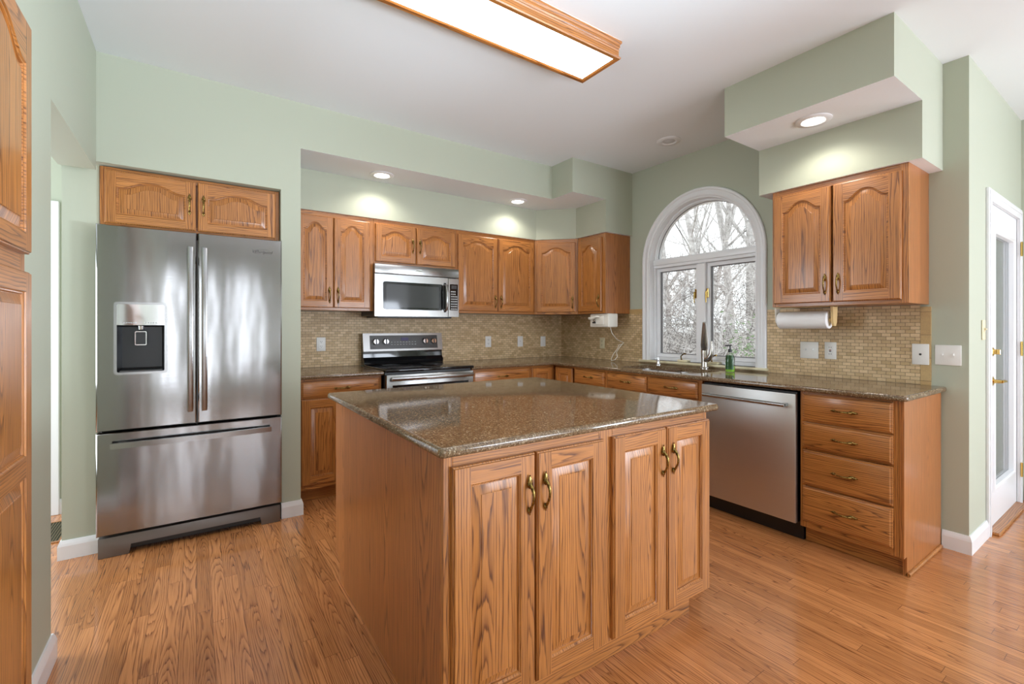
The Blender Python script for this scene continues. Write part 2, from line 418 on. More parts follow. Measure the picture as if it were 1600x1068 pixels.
# wall with the glazed door, and the far right wall
mb = MB(); mb.prism([(XW + .15, 0), (3.955, 0), (3.955, 2.03), (4.80, 2.03), (4.80, 0), (XR + .15, 0), (XR + .15, ZC), (XW + .15, ZC)], XZ, YC, YC + .14, G); mb.box(XW, XW + .15, YC - .0005, YC, 0, ZC, G)
struct('wall_door', mb)
mb = MB(); mb.prism([(YREAR, 0), (YC, 0), (YC, ZC), (YREAR, ZC)], YZ, XR, XR + .15, G, holes=[[(-2.9, .5), (-.6, .5), (-.6, 2.3), (-2.9, 2.3)]]); struct('wall_right', mb)
mb = MB(); mb.prism([(XL - .15, 0), (XR + .15, 0), (XR + .15, ZC), (XL - .15, ZC)], XZ, YREAR, YREAR - .1, G,
    holes=[[(-.4, .15), (-.1, .15), (-.1, 2.2), (-.4, 2.2)], [(.72, .3), (.88, .3), (.88, 2.2), (.72, 2.2)], [(2.45, .4), (4.35, .4), (4.35, 2.3), (2.45, 2.3)]]); struct('wall_rear', mb)

# backsplash tile
mb = MB(); mb.box(XA + .001, XW - .009, YB - .008, YB - .0005, ZK, ZB, M['tile'], 'x', uvraw=True); struct('wall_backsplash_back', mb)
mb = MB()
mb.box(XW - .008, XW - .0005, 2.925, YB - .0005, ZK, ZB, M['tile'], 'y', uvraw=True)
mb.box(XW - .008, XW - .0005, 2.925, 3.10, ZB, 1.425, M['tile_border'], 'y', uvraw=True)
mb.box(XW - .008, XW - .0005, 1.762, 2.925, ZK, .925, M['tile'], 'y', uvraw=True)
mb.box(XW - .008, XW - .0005, .882, 1.762, ZK, ZB, M['tile'], 'y', uvraw=True)
mb.box(XW - .009, XW - .0005, .834, .881, ZK, ZB - .01, M['tile_border'], 'y', uvraw=True)
struct('wall_backsplash_window', mb)

# baseboards
BP = [(0, 0), (.015, 0), (.015, .072), (.012, .084), (.006, .1), (0, .1)]
def baseboard(name, runs):
    """runs: start, end, outward normal, mitre at start / end (1 outside corner, -1 inside corner)"""
    mb = MB()
    for (x0, y0, x1, y1, nx, ny, m0, m1) in runs:
        t = Vector((x1 - x0, y1 - y0)).normalized()
        A = [Vector((x0 + nx * d - t.x * d * m0, y0 + ny * d - t.y * d * m0, z)) for d, z in BP]; B = [Vector((x1 + nx * d + t.x * d * m1, y1 + ny * d + t.y * d * m1, z)) for d, z in BP]
        mb.loops([A, B], TR, cap0=True, cap1=True)
    struct(name, mb)
baseboard('baseboard_left', [(XL, -1.5, XL, 1.36, 1, 0, 0, 0), (XL, 1.965, XL, 2.4, 1, 0, 0, 1), (XL, 2.4, XL - .15, 2.4, 0, 1, 1, 1)])
baseboard('baseboard_jamb', [(-.6, 3.42, -.447, 3.42, 0, -1, 1, 0), (-.6, 3.42, -.6, 4.255, -1, 0, 1, 0)])
baseboard('baseboard_fridge', [(.457, YM, XA, YM, 0, -1, 0, 1), (XA, YM, XA, 3.48, 1, 0, 1, 0)])
baseboard('baseboard_corner', [(XW, .787, XW, YC, -1, 0, 0, 1), (XW, YC, 3.888, YC, 0, -1, 1, 0)])
baseboard('baseboard_right', [(XR, YC - .02, XR, YREAR, -1, 0, 0, -1)])
baseboard('baseboard_hall', [(-.615, 4.27, -.757, 4.27, 0, -1, 0, 0)])
baseboard('baseboard_rear', [(1.0, YREAR, XR - .015, YREAR, 0, 1, 0, 0)])
# cased opening in the hall
mb = MB(); mb.box(-.84, -.757, 4.245, 4.27, 0, 2.09, TR, bev=.004); mb.box(-1.75, -.84, 4.245, 4.27, 2.01, 2.09, TR, 'x', bev=.004); mb.box(-1.75, -1.67, 4.245, 4.27, 0, 2.01, TR, bev=.004)
mb.box(-1.67, -.84, 4.255, 4.268, .01, 2.01, TR); struct('trim_1', mb)
# rear window frames
for i, (x0, x1, z0, z1) in enumerate(((-.4, -.1, .15, 2.2), (.72, .88, .3, 2.2), (2.45, 4.35, .4, 2.3))):
    mb = MB(); f = .06
    mb.prism([(x0 - f, z0 - f), (x1 + f, z0 - f), (x1 + f, z1 + f), (x0 - f, z1 + f)], XZ, YREAR, YREAR + .02, TR, holes=[[(x0, z0), (x1, z0), (x1, z1), (x0, z1)]])
    if i == 2:
        for xm in (3.08, 3.72): mb.box(xm - .03, xm + .03, YREAR - .06, YREAR + .01, z0, z1, TR)
    struct('trim_%d' % (i + 2), mb)
mb = MB(); f = .06
mb.prism([(-2.9 - f, .5 - f), (-.6 + f, .5 - f), (-.6 + f, 2.3 + f), (-2.9 - f, 2.3 + f)], YZ, XR - .02, XR, TR, holes=[[(-2.9, .5), (-.6, .5), (-.6, 2.3), (-2.9, 2.3)]])
mb.box(XR - .01, XR + .06, -1.79, -1.71, .5, 2.3, TR); struct('trim_5', mb)

# ------------------------------------------------------------------ window
win = bpy.data.objects.new('window_1', None); C.objects.link(win); win['kind'] = 'structure'
mb = MB()
def arc_loop(r, z0, x, n_=36): return [Vector((x, y, z)) for y, z in arch(r, z0, n_)[1:]] + [Vector((x, WYC - r, z0))]
prof = [(.0, 0.), (.0, -.014), (.008, -.02), (.02, -.02), (.026, -.015), (.046, -.015), (.052, -.022), (.066, -.022), (.072, -.016), (.072, 0.)]
mb.loops([arc_loop(WRI + d, .925, XW + x) for d, x in prof], TR, close=False, cap1=False); obj('casing', mb, win, 40)
mb = MB()   # jamb liner
mb.loops([arc_loop(WRI - .001, WZ0, XW - .012), arc_loop(WRI - .012, WZ0, XW - .012), arc_loop(WRI - .012, WZ0, XW + .148), arc_loop(WRI - .001, WZ0, XW + .148)], TR, close=False, cap1=False)
obj('jamb', mb, win, 40)
mb = MB(); mb.box(XW - .035, XW + .10, 1.752, 2.952, .926, .945, M['ivory'], 'y', bev=.004, seg=2)
mb = mb; obj('sill', mb, win)
xf0, xf1 = XW + .052, XW + .14
mb = MB()   # fixed frame: outer frame, transom bar, centre mullion
ri = WRI - .0125
outer = arch(ri, WZ0 + .001); inner_arc = [(WYC + (ri - .016) * math.cos(PI * i / 36), 1.884 + (ri - .016 - .034) * math.sin(PI * i / 36)) for i in range(37)]
lowL = [(WYC + .035, .975), (WYC + ri - .014, .975), (WYC + ri - .014, 1.80), (WYC + .035, 1.80)]
lowR = [(WYC - ri + .014, .975), (WYC - .035, .975), (WYC - .035, 1.80), (WYC - ri + .014, 1.80)]
mb.prism(outer, YZ, xf0, xf1, TR, holes=[inner_arc, lowL, lowR]); obj('frame', mb, win)
mb = MB(); mb.box(xf0 - .018, xf0, WYC - ri, WYC + ri, 1.826, 1.872, TR, 'y', bev=.006, seg=2); mb.box(xf0 - .010, xf0, WYC - ri, WYC + ri, 1.80, 1.826, TR, 'y', bev=.003)
obj('transom', mb, win)
mb = MB(); mb.box(xf0 - .014, xf0, WYC - .04, WYC + .04, WZ0 + .001, 1.795, TR, bev=.004); obj('mullion', mb, win)
mb = MB(); mb.prism([(a, b) for a, b in inner_arc], YZ, xf0 + .054, xf0 + .060, M['glass']); obj('pane', mb, win)
gas = simple('grey_window_gasket', lin(118, 116, 118), .6)
mb = MB(); rr = [Vector((xf0 + .046, y, z)) for y, z in inner_arc]; mb.tube(rr, .004, gas, 5); obj('gasket', mb, win)
for sgn, (y0, y1) in ((1, (lowL[0][0], lowL[1][0])), (-1, (lowR[0][0], lowR[1][0]))):
    mb = MB(); s0 = .030
    mb.prism([(y0 + .002, .977), (y1 - .002, .977), (y1 - .002, 1.798), (y0 + .002, 1.798)], YZ, xf0 + .022, xf0 + .078, TR, holes=[[(y0 + s0, .977 + s0), (y1 - s0, .977 + s0), (y1 - s0, 1.798 - s0), (y0 + s0, 1.798 - s0)]])
    sash = obj('sash', mb, win)
    mb = MB(); g = .006; q = s0
    mb.prism([(y0 + q, .977 + q), (y1 - q, .977 + q), (y1 - q, 1.798 - q), (y0 + q, 1.798 - q)], YZ, xf0 + .040, xf0 + .062, gas, holes=[[(y0 + q + g, .977 + q + g), (y1 - q - g, .977 + q + g), (y1 - q - g, 1.798 - q - g), (y0 + q + g, 1.798 - q - g)]]); obj('gasket', mb, sash)
    mb = MB(); mb.box(xf0 + .053, xf0 + .059, y0 + q, y1 - q, .977 + q, 1.798 - q, M['glass']); obj('pane', mb, sash)
    # lock lever beside the mullion, crank at the foot
    yl = y0 + .02 if sgn > 0 else y1 - .02
    mb = MB(); mb.box(xf0 - .004, xf0 + .006, yl - .009, yl + .009, 1.50, 1.58, M['goldbrass'], bev=.003); mb.tube([(xf0 - .004, yl, 1.56), (xf0 - .022, yl, 1.55), (xf0 - .022, yl, 1.46)], [.006, .006, .004], M['goldbrass'], 6)
    lk = obj('lock_lever', mb, win); lk['label'] = 'brass casement lock lever'
    yk = y0 + .12 if sgn > 0 else y1 - .10
    mb = MB(); mb.box(xf0 - .05, xf0 - .002, yk - .05, yk + .05, WZ0 + .001, WZ0 + .018, M['ivory'], bev=.004, seg=2)
    mb.tube([(xf0 - .03, yk + .02, WZ0 + .015), (xf0 - .04, yk + .02, WZ0 + .05), (xf0 - .045, yk - .01, WZ0 + .072), (xf0 - .045, yk - .03, WZ0 + .075)], [.007, .006, .006, .009], M['brass'], 7)
    ck = obj('crank_handle', mb, win); ck['label'] = 'ivory and brass casement crank'

# ------------------------------------------------------------------ glazed door on the right
dr = bpy.data.objects.new('door_1', None); C.objects.link(dr); dr['kind'] = 'structure'
mb = MB(); cw = .075
mb.prism([(3.89, .0), (3.965, .0), (3.965, 2.015), (4.79, 2.015), (4.79, .0), (4.87, .0), (4.87, 2.085), (3.89, 2.085)], XZ, YC - .016, YC, TR, bev=.003)
mb.prism([(3.905, .0), (3.925, .0), (3.925, 2.05), (4.835, 2.05), (4.835, .0), (4.855, .0), (4.855, 2.07), (3.905, 2.07)], XZ, YC - .020, YC - .016, TR)
obj('casing', mb, dr)
mb = MB(); DX0, DX1 = 3.958, 4.792
mb.prism([(DX0, .02), (DX1, .02), (DX1, 2.012), (DX0, 2.012)], XZ, YC + .002, YC + .045, TR, holes=[[(4.09, .26), (4.66, .26), (4.66, 1.84), (4.09, 1.84)]]); slab = obj('slab', mb, dr)
mb = MB()
def rl(d, y): return [Vector((4.09 + d, y, .26 + d)), Vector((4.66 - d, y, .26 + d)), Vector((4.66 - d, y, 1.84 - d)), Vector((4.09 + d, y, 1.84 - d))]
mb.loops([rl(-.03, YC + .001), rl(-.025, YC - .010), rl(-.008, YC - .012), rl(.002, YC - .004), rl(.004, YC + .02)], TR, cap1=False); obj('glazing_bead', mb, dr)
mb = MB(); mb.box(4.092, 4.658, YC + .018, YC + .024, .262, 1.838, M['glass']); obj('pane', mb, dr)
n = NT('sheer_white_backing'); n.n.remove(n.b); d_ = n.n.new('ShaderNodeBsdfDiffuse'); d_.inputs[0].default_value = (.90, .94, .96, 1); t_ = n.n.new('ShaderNodeBsdfTranslucent'); t_.inputs[0].default_value = (.90, .94, .96, 1)
mx = n.n.new('ShaderNodeMixShader'); mx.inputs[0].default_value = .6; n.l.new(d_.outputs[0], mx.inputs[1]); n.l.new(t_.outputs[0], mx.inputs[2]); n.l.new(mx.outputs[0], n.out.inputs[0])
mb = MB(); bm = bmesh.new(); k_ = 40; V0 = [[bm.verts.new((4.094 + .562 * i / k_, YC + .046 + .003 * math.cos(i * PI), z)) for i in range(k_ + 1)] for z in (.264, 1.836)]
for i in range(k_): bm.faces.new((V0[0][i], V0[0][i + 1], V0[1][i + 1], V0[1][i]))
mb.take(bm, n.mat); bl = obj('backing', mb, dr, 0); bl['label'] = 'pale pleated blind added behind the glass to lighten it'  # translucent sheet added so the door pane reads pale
mb = MB()
for yy in (YC - .002,):
    mb.lathe([(0, 0), (.028, 0), (.028, .006), (.012, .012), (.010, .045), (.0, .046)], M['goldbrass'], 16, T(4.03, yy, .92) @ RX(PI / 2))
    mb.tube([(4.03, yy - .045, .92), (4.06, yy - .05, .922), (4.10, yy - .05, .918), (4.135, yy - .047, .915)], [.009, .009, .008, .006], M['goldbrass'], 8)
h = obj('door_lever', mb, dr); h['label'] = 'polished brass lever handle'
mb = MB(); mb.lathe([(0, 0), (.027, 0), (.027, .006), (.016, .012), (.016, .02), (0, .022)], M['goldbrass'], 16, T(4.03, YC - .002, 1.10) @ RX(PI / 2)); mb.box(4.026, 4.034, YC - .04, YC - .02, 1.085, 1.115, M['goldbrass'], bev=.002)
h = obj('deadbolt', mb, dr); h['label'] = 'polished brass deadbolt turn'
for z in (.25, 1.10, 1.80):
    mb = MB(); mb.box(4.79, 4.802, YC - .026, YC - .0165, z - .045, z + .045, M['goldbrass'], bev=.003); mb.tube([(4.787, YC - .024, z - .05), (4.787, YC - .024, z + .05)], .006, M['goldbrass'], 8)
    h = obj('hinge', mb, dr); h['label'] = 'brass hinge'
mb = MB(); mb.box(3.958, 4.792, YC - .05, YC + .12, 0.0005, .018, M['oak'], 'x', bev=.004); obj('threshold', mb, dr)

# ------------------------------------------------------------------ cabinet parts
def pull_mesh():
    mb = MB(); B = M['brass']
    # leaf-shaped rosette at the top, small flower at the foot, S-shaped bow between
    mb.lathe([(0, .066), (.0035, .064), (.0025, .060), (.006, .054), (.0095, .046), (.0085, .043), (.0105, .038), (.010, .032), (.007, .026), (.004, .022), (0, .020)], B, 12, T(0, -.0055, 0), .62)
    mb.lathe([(0, -.064), (.003, -.062), (.0025, -.058), (.007, -.053), (.0082, -.047), (.006, -.041), (.003, -.037), (0, -.036)], B, 12, T(0, -.005, 0), .62)
    pts = [(0, -.008, .036), (0, -.017, .028), (0, -.024, .016), (0, -.027, .002), (0, -.0245, -.014), (0, -.018, -.030), (0, -.010, -.043), (0, -.004, -.048)]
    mb.tube(pts, [.006, .0062, .0052, .0045, .0042, .0042, .0046, .005], B, 8)
    mb.lathe([(0, .004), (.004, .002), (.004, -.002), (0, -.004)], B, 8, T(0, -.016, .029))
    me_o = obj('handle', mb, None, 50); me = me_o.data; bpy.data.objects.remove(me_o); return me
PULL = pull_mesh()
def pull(parent, x, y, z, horiz=False):
    o = bpy.data.objects.new('handle', PULL); C.objects.link(o); o.parent = parent; o.location = (x, y, z)
    o['label'] = 'antique brass pull'
    if horiz: o.rotation_euler = (0, PI / 2, 0)
    return o

def door_mb(x0, x1, z0, z1, y, arch_h=.0, st=.057, rails=None, t=.02, NA=22):
    """raised-panel door: back at y, front at y-t"""
    mb = MB(); O = M['oak']; e = .006; F = y - t
    rb = rt = st
    def rect(d, yy): return [Vector((x0 + d, yy, z0 + d)), Vector((x1 - d, yy, z0 + d)), Vector((x1 - d, yy, z1 - d)), Vector((x0 + d, yy, z1 - d))]
    mb.loops([rect(0, y), rect(0, F + .008), rect(.002, F + .005), rect(.0045, F + .004), rect(e, F)], O, cap0=True, cap1=False)
    def quad(a, b, c, d, grain):
        bm = bmesh.new(); bm.faces.new([bm.verts.new((p[0], F, p[1])) for p in (a, b, c, d)]); mb.take(bm, O, grain)
    xs0, xs1 = x0 + st, x1 - st
    quad((x0 + e, z0 + e), (xs0, z0 + e), (xs0, z1 - e), (x0 + e, z1 - e), 'z'); quad((xs1, z0 + e), (x1 - e, z0 + e), (x1 - e, z1 - e), (xs1, z1 - e), 'z')
    edges = rails or [(z0 + rb, z1 - rt - arch_h, arch_h)]
    zc = z0 + e
    for (a, b, ah) in edges:
        quad((xs0, zc), (xs1, zc), (xs1, a), (xs0, a), 'x'); zc = b
        def curve(tt, ah=ah):
            s_ = min(abs(tt) / .9, 1.) ** 1.3; return ah * .5 * (1 + math.cos(PI * s_))
        # top rail or straight middle rail above this opening
        if ah > 0:
            bm = bmesh.new(); lo = []; hi = []
            for i in range(NA + 1):
                tt = -1 + 2 * i / NA; xx = xs0 + (xs1 - xs0) * i / NA
                lo.append(bm.verts.new((xx, F, b + curve(tt)))); hi.append(bm.verts.new((xx, F, z1 - e)))
            for i in range(NA): bm.faces.new((lo[i], lo[i + 1], hi[i + 1], hi[i]))
            mb.take(bm, O, 'x'); zc = None
        def lp(d, yy, a=a, b=b, ah=ah):
            n_ = NA if ah > 0 else 1; X0, X1 = xs0 + d, xs1 - d
            bot = [Vector((X0 + (X1 - X0) * i / n_, yy, a + d)) for i in range(n_ + 1)]
            top = [Vector((X1 - (X1 - X0) * i / n_, yy, b - d + curve(1 - 2 * i / n_, ah))) for i in range(n_ + 1)]
            return bot, top
        stk = [lp(0, F), lp(.003, F + .004), lp(.006, F + .005), lp(.008, F + .011), lp(.011, F + .011)]
        mb.loops([b_ + t_ for b_, t_ in stk], O, 'z' if ah == 0 else 'x', cap1=False)
        pid = newid()
        pnl = [lp(.011, F + .011), lp(.030, F + .0045), lp(.036, F + .0035), lp(.038, F + .0015)]
        bw = min(xs1 - xs0, b - a) ; 
        if bw < .13: pnl = [lp(.011, F + .011), lp(.022, F + .0045), lp(.027, F + .0035), lp(.029, F + .0015)]
        mb.loops([b_ + t_ for b_, t_ in pnl], O, 'z', cap1=False, pid=pid)
        bot, top = pnl[-1]; top = top[::-1]
        bm = bmesh.new(); vb = [bm.verts.new(v) for v in bot]; vt = [bm.verts.new(v) for v in top]
        for i in range(len(vb) - 1): bm.faces.new((vb[i], vb[i + 1], vt[i + 1], vt[i]))
        mb.take(bm, O, 'z', pid)
    if zc is not None: quad((xs0, zc), (xs1, zc), (xs1, z1 - e), (xs0, z1 - e), 'x')
    return mb
def add_door(root, x0, x1, z0, z1, y, arch_h=0., handle=None, hz=None, **k):
    d = obj('door', door_mb(x0, x1, z0, z1, y, arch_h, **k), root, 30)
    if handle: pull(d, (x1 - .03) if handle == 'r' else (x0 + .03), y - .02, hz)
    return d
def add_drawer(root, x0, x1, z0, z1, y, handle=True, t=.02):
    mb = MB(); F = y - t
    def rect(d, yy): return [Vector((x0 + d, yy, z0 + d)), Vector((x1 - d, yy, z0 + d)), Vector((x1 - d, yy, z1 - d)), Vector((x0 + d, yy, z1 - d))]
    mb.loops([rect(0, y), rect(0, F + .009), rect(.003, F + .006), rect(.007, F + .0055), rect(.010, F + .002), rect(.014, F)], M['oak'], 'x', cap0=True)
    d = obj('drawer', mb, root, 30)
    if handle: pull(d, (x0 + x1) / 2, y - t, (z0 + z1) / 2, True)
    return d
def frame_mb(x0, x1, z0, z1, y, cuts=(), st=.036, t=.018, rails=None):
    """face frame: stiles and rails, front at y, back at y+t"""
    mb = MB(); O = M['oak']
    mb.box(x0, x0 + st, y, y + t, z0, z1, O, 'z', bev=.001); mb.box(x1 - st, x1, y, y + t, z0, z1, O, 'z', bev=.001)
    xs = [x0 + st] + [c for m_ in cuts for c in (m_ - st / 2, m_ + st / 2)] + [x1 - st]
    for m_ in cuts: mb.box(m_ - st / 2, m_ + st / 2, y, y + t, z0, z1, O, 'z', bev=.001)
    for (a, b) in (rails or [(z0, z0 + .036), (z1 - .036, z1)]):
        for i in range(0, len(xs), 2): mb.box(xs[i], xs[i + 1], y, y + t, a, b, O, 'x', bev=.0008)
    return mb
def body_mb(x0, x1, y0, y1, z0, z1, toe=0., toeh=.1):
    mb = MB(); P = M['oak_panel']; t = .016
    mb.box(x0, x0 + t, y0, y1, z0, z1, P); mb.box(x1 - t, x1, y0, y1, z0, z1, P)
    mb.box(x0 + t, x1 - t, y0, y1, z0, z0 + t, P, 'x'); mb.box(x0 + t, x1 - t, y0, y1, z1 - t, z1, P, 'x'); mb.box(x0 + t, x1 - t, y1 - .006, y1, z0 + t, z1 - t, P, 'z')
    mb.box(x0 + t, x1 - t, y0 + .0, y0 + .004, z0 + t, z1 - t, P, 'z')
    if toe: mb.box(x0, x1, y0 + toe, y0 + toe + .016, 0.0005, toeh, M['oak'], 'x')
    return mb

# --- cabinet over the refrigerator (rz 0, local = world)
def cab(name, label, group=None, loc=(0, 0, 0), rz=0.): return thing(name, label, 'cabinet', loc, rz, group)
UP = 'upper oak cabinets'
r = cab('wall_cabinet', 'low wide oak cabinet in the wall recess above the refrigerator', UP, (0, 3.4, 1.82))
y = 0.
obj('body', body_mb(-.443, .453, .02, .58, 0, .327), r); obj('face_frame', frame_mb(-.443, .453, 0, .327, .002, st=.03), r)
add_door(r, -.421, -.004, .012, .308, 0., .04, 'r', .165, st=.05); add_door(r, .006, .43, .012, .308, 0., .04, 'l', .165, st=.05)

def upper_back(label, x0, x1, z0, doors, hz, **k):
    r = cab('wall_cabinet', label, UP, (x0, YB - .002, z0)); W = x1 - x0; H = ZT - .001 - z0; yf = -(YB - .002 - 3.773)
    obj('body', body_mb(0, W, yf + .018, 0, 0, H), r); obj('face_frame', frame_mb(0, W, 0, H, yf, **k), r)
    for a, b, hd in doors: add_door(r, a - x0, b - x0, .02, H - .036, yf, .05 if H > .5 else .042, hd, hz - z0, st=.05)
    return r
upper_back('tall oak wall cabinet left of the microwave', XA + .002, 1.198, 1.383, [(.615, .882, 'r'), (.886, 1.168, 'l')], 1.50)
upper_back('short oak wall cabinet directly above the microwave', 1.2, 1.955, 1.772, [(1.212, 1.565, 'r'), (1.571, 1.945, 'l')], 1.945)
upper_back('tall two-door oak wall cabinet right of the microwave', 1.957, 2.86, 1.383, [(1.973, 2.403, 'r'), (2.409, 2.838, 'l')], 1.495)
# diagonal corner cabinet
P0 = Vector((2.862, 3.773, 0)); P1 = Vector((3.171, 3.464, 0)); W = (P1 - P0).length
r = cab('wall_cabinet', 'diagonal corner oak wall cabinet with a single door', UP, (P0.x, P0.y, 1.383), -PI / 4); H = ZT - .001 - 1.383
mi = Matrix.Rotation(PI / 4, 4, 'Z')
loc2 = lambda X_, Y_: (mi @ Vector((X_ - P0.x, Y_ - P0.y, 0))).to_2d()[:]
poly = [loc2(*q) for q in ((2.862, 3.789), (3.187, 3.464), (3.511, 3.464), (3.511, 4.113), (2.862, 4.113))]
mb = MB(); mb.prism([(a, b) for a, b in poly], XY, 0, H, M['oak_panel']); obj('body', mb, r)
obj('face_frame', frame_mb(.0, W, 0, H, .0, st=.03, t=.011), r); add_door(r, .022, W - .022, .02, H - .036, 0., .05, 'r', .115, st=.05)
# cabinets on the window wall: local x runs towards the camera (-Y), front faces -X
RW = -PI / 2
def upper_win(label, y0, y1, doors, hz, panel=True):
    r = cab('wall_cabinet', label, UP, (XW - .001, y0, 1.383), RW); W = y0 - y1; H = ZT - .001 - 1.383; yf = -(XW - .001 - 3.175)
    obj('body', body_mb(0, W, yf + .018, 0, 0, H), r); obj('face_frame', frame_mb(0, W, 0, H, yf, st=.04), r)
    for a, b, hd in doors: add_door(r, y0 - a, y0 - b, .02, H - .036, yf, .055, hd, hz - 1.383, st=.055)
    return r
upper_win('narrow oak wall cabinet beside the corner with end panel towards the window', 3.462, 3.085, [(3.445, 3.125, 'r')], 1.50)
upper_win('two-door oak wall cabinet right of the arched window above the paper towels', 1.56, .845, [(1.545, 1.212, 'r'), (1.202, .875, 'l')], 1.51)

# --- base cabinets
BG = 'oak base cabinets'; ZU = .8835
def base(name, label, loc, rz, W, D, rails, cuts=(), toe=.05):
    r = cab(name, label, BG, loc, rz)
    obj('body', body_mb(0, W, -D + .018, 0, .1, ZU, toe, .1), r)
    obj('face_frame', frame_mb(0, W, .1, ZU, -D, cuts, rails=rails), r); return r
DB = YB - .002 - 3.51
r = base('base_cabinet', 'oak base cabinet left of the range with drawer over doors', (XA + .017, YB - .002, 0), 0, .585, DB, [(.1, .136), (.735, .755), (.868, ZU)])
add_drawer(r, .012, .57, .748, .868, -DB); add_door(r, .012, .287, .135, .738, -DB, 0., 'r', .64); add_door(r, .293, .57, .135, .738, -DB, 0., 'l', .64)
r = base('base_cabinet', 'oak base cabinet right of the range with one wide drawer', (1.957, YB - .002, 0), 0, .648, DB, [(.1, .136), (.735, .755), (.868, ZU)])
add_drawer(r, .03, .63, .748, .868, -DB); add_door(r, .03, .327, .135, .738, -DB, 0., 'r', .64); add_door(r, .333, .63, .135, .738, -DB, 0., 'l', .64)
# corner unit with a folding pair of doors in the inside corner
r = cab('base_cabinet', 'oak corner base cabinet with folding door in the inside corner', BG, (2.607, YB - .002, 0))
mb = MB(); ox, oy = 2.607, YB - .002
mb.prism([(0, -DB + .018), (2.916 - ox, -DB + .018), (2.916 - ox, 3.212 - oy), (XW - .01 - ox, 3.212 - oy), (XW - .01 - ox, 0), (0, 0)], XY, .1, ZU, M['oak_panel'])
mb.box(0, 2.948 - ox, -DB + .05, -DB + .066, .0005, .1, M['oak'], 'x'); mb.box(2.948 - ox, 2.964 - ox, 3.212 - oy, -DB + .066, .0005, .1, M['oak'], 'y'); obj('body', mb, r)
mb = frame_mb(0, .289, .1, ZU, -DB, st=.02); 
obj('face_frame', mb, r)
d1 = add_door(r, .012, .262, .135, .866, -DB, 0.)
pv = bpy.data.objects.new('door', door_mb(3.509 - 3.465, 3.509 - 3.225, .135, .866, 0, 0.).bm and bpy.data.meshes.new('door')); bpy.data.meshes.remove(pv.data)
d2 = obj('door', door_mb(.044, .284, .135, .866, 0., 0.), r, 30); d2.location = (2.898 - ox, 3.509 - oy, 0); d2.rotation_euler = (0, 0, RW)
DW_ = XW - .01 - 2.898
def wbase(label, y0, y1, rails, cuts=()): return base('base_cabinet', label, (XW - .01, y0, 0), RW, y0 - y1, DW_, rails, cuts)
r = wbase('oak base cabinet between the corner and the sink with a single drawer', 3.21, 2.80, [(.1, .136), (.735, .755), (.868, ZU)])
add_drawer(r, .015, .395, .748, .866, -DW_); add_door(r, .015, .395, .135, .738, -DW_, 0., 'r', .64)
r = cab('sink_cabinet', 'oak sink base cabinet under the window with two false drawer fronts', BG, (XW - .01, 2.798, 0), RW)
W = 2.798 - 1.898; mb = MB(); P = M['oak_panel']
for a, b in ((0, .016), (W - .016, W)): mb.box(a, b, -DW_ + .018, 0, .1, ZU, P)
mb.box(.016, W - .016, -DW_ + .018, 0, .1, .116, P, 'x'); mb.box(.016, W - .016, -DW_ + .018, -DW_ + .022, .116, ZU, P, 'z'); mb.box(0, W, -DW_ + .05, -DW_ + .066, .0005, .1, M['oak'], 'x'); obj('body', mb, r)
obj('face_frame', frame_mb(0, W, .1, ZU, -DW_, (.436,), rails=[(.1, .136), (.735, .755), (.868, ZU)]), r)
add_drawer(r, .016, .428, .748, .866, -DW_); add_drawer(r, .444, .872, .748, .866, -DW_); add_door(r, .016, .428, .135, .738, -DW_, 0., 'r', .64); add_door(r, .444, .872, .135, .738, -DW_, 0., 'l', .64)
# four-drawer base at the end of the run
y0, y1 = 1.266, .808
r = wbase('oak base cabinet with a stack of four drawers right of the dishwasher', y0, y1, [(.1, .14), (.34, .35), (.55, .56), (.705, .715), (.868, ZU)])
for a, b in ((.716, .872), (.560, .706), (.350, .548), (.139, .340)): add_drawer(r, .015, y0 - .832, a, b, -DW_)
mb = MB(); mb.prism([(-DW_ - .002, .1), (-DW_ + .04, .1), (-DW_ + .04, .0005), (0, .0005), (0, ZU), (-DW_ - .002, ZU)], YZ, y0 - .807, y0 - .79, M['oak_panel']); obj('end_panel', mb, r, 0)
mb = MB(); mb.tube([(y0 - .79 + .004, -DW_ + .04, .0105), (y0 - .79 + .004, -.02, .0105)], .010, M['oak'], 10); sh = obj('shoe_moulding', mb, r)

# --- pantry at the left edge
r = cab('pantry_cabinet', 'tall oak pantry cabinet at the left edge beside the doorway', None, (XL + .001, 1.37, 0), PI / 2); W = .585
obj('body', body_mb(0, W, -.012, -.0005, .1, 2.17), r); obj('face_frame', frame_mb(0, W, .1, 2.17, -.026, st=.04, t=.013, rails=[(.1, .14), (1.405, 1.47), (2.13, 2.17)]), r)
mb = MB(); mb.box(0, W, -.012, -.0005, .0005, .1, M['oak'], 'x'); obj('toe_kick', mb, r)
# doors: local x towards +Y
d = add_door(r, .03, .566, 1.465, 2.135, -.026, .07, 'l', 1.58); d = add_door(r, .03, .566, .128, 1.412, -.026, 0., 'l', 1.3, rails=[(.128 + .06, .82, 0), (.88, 1.412 - .06, 0)])

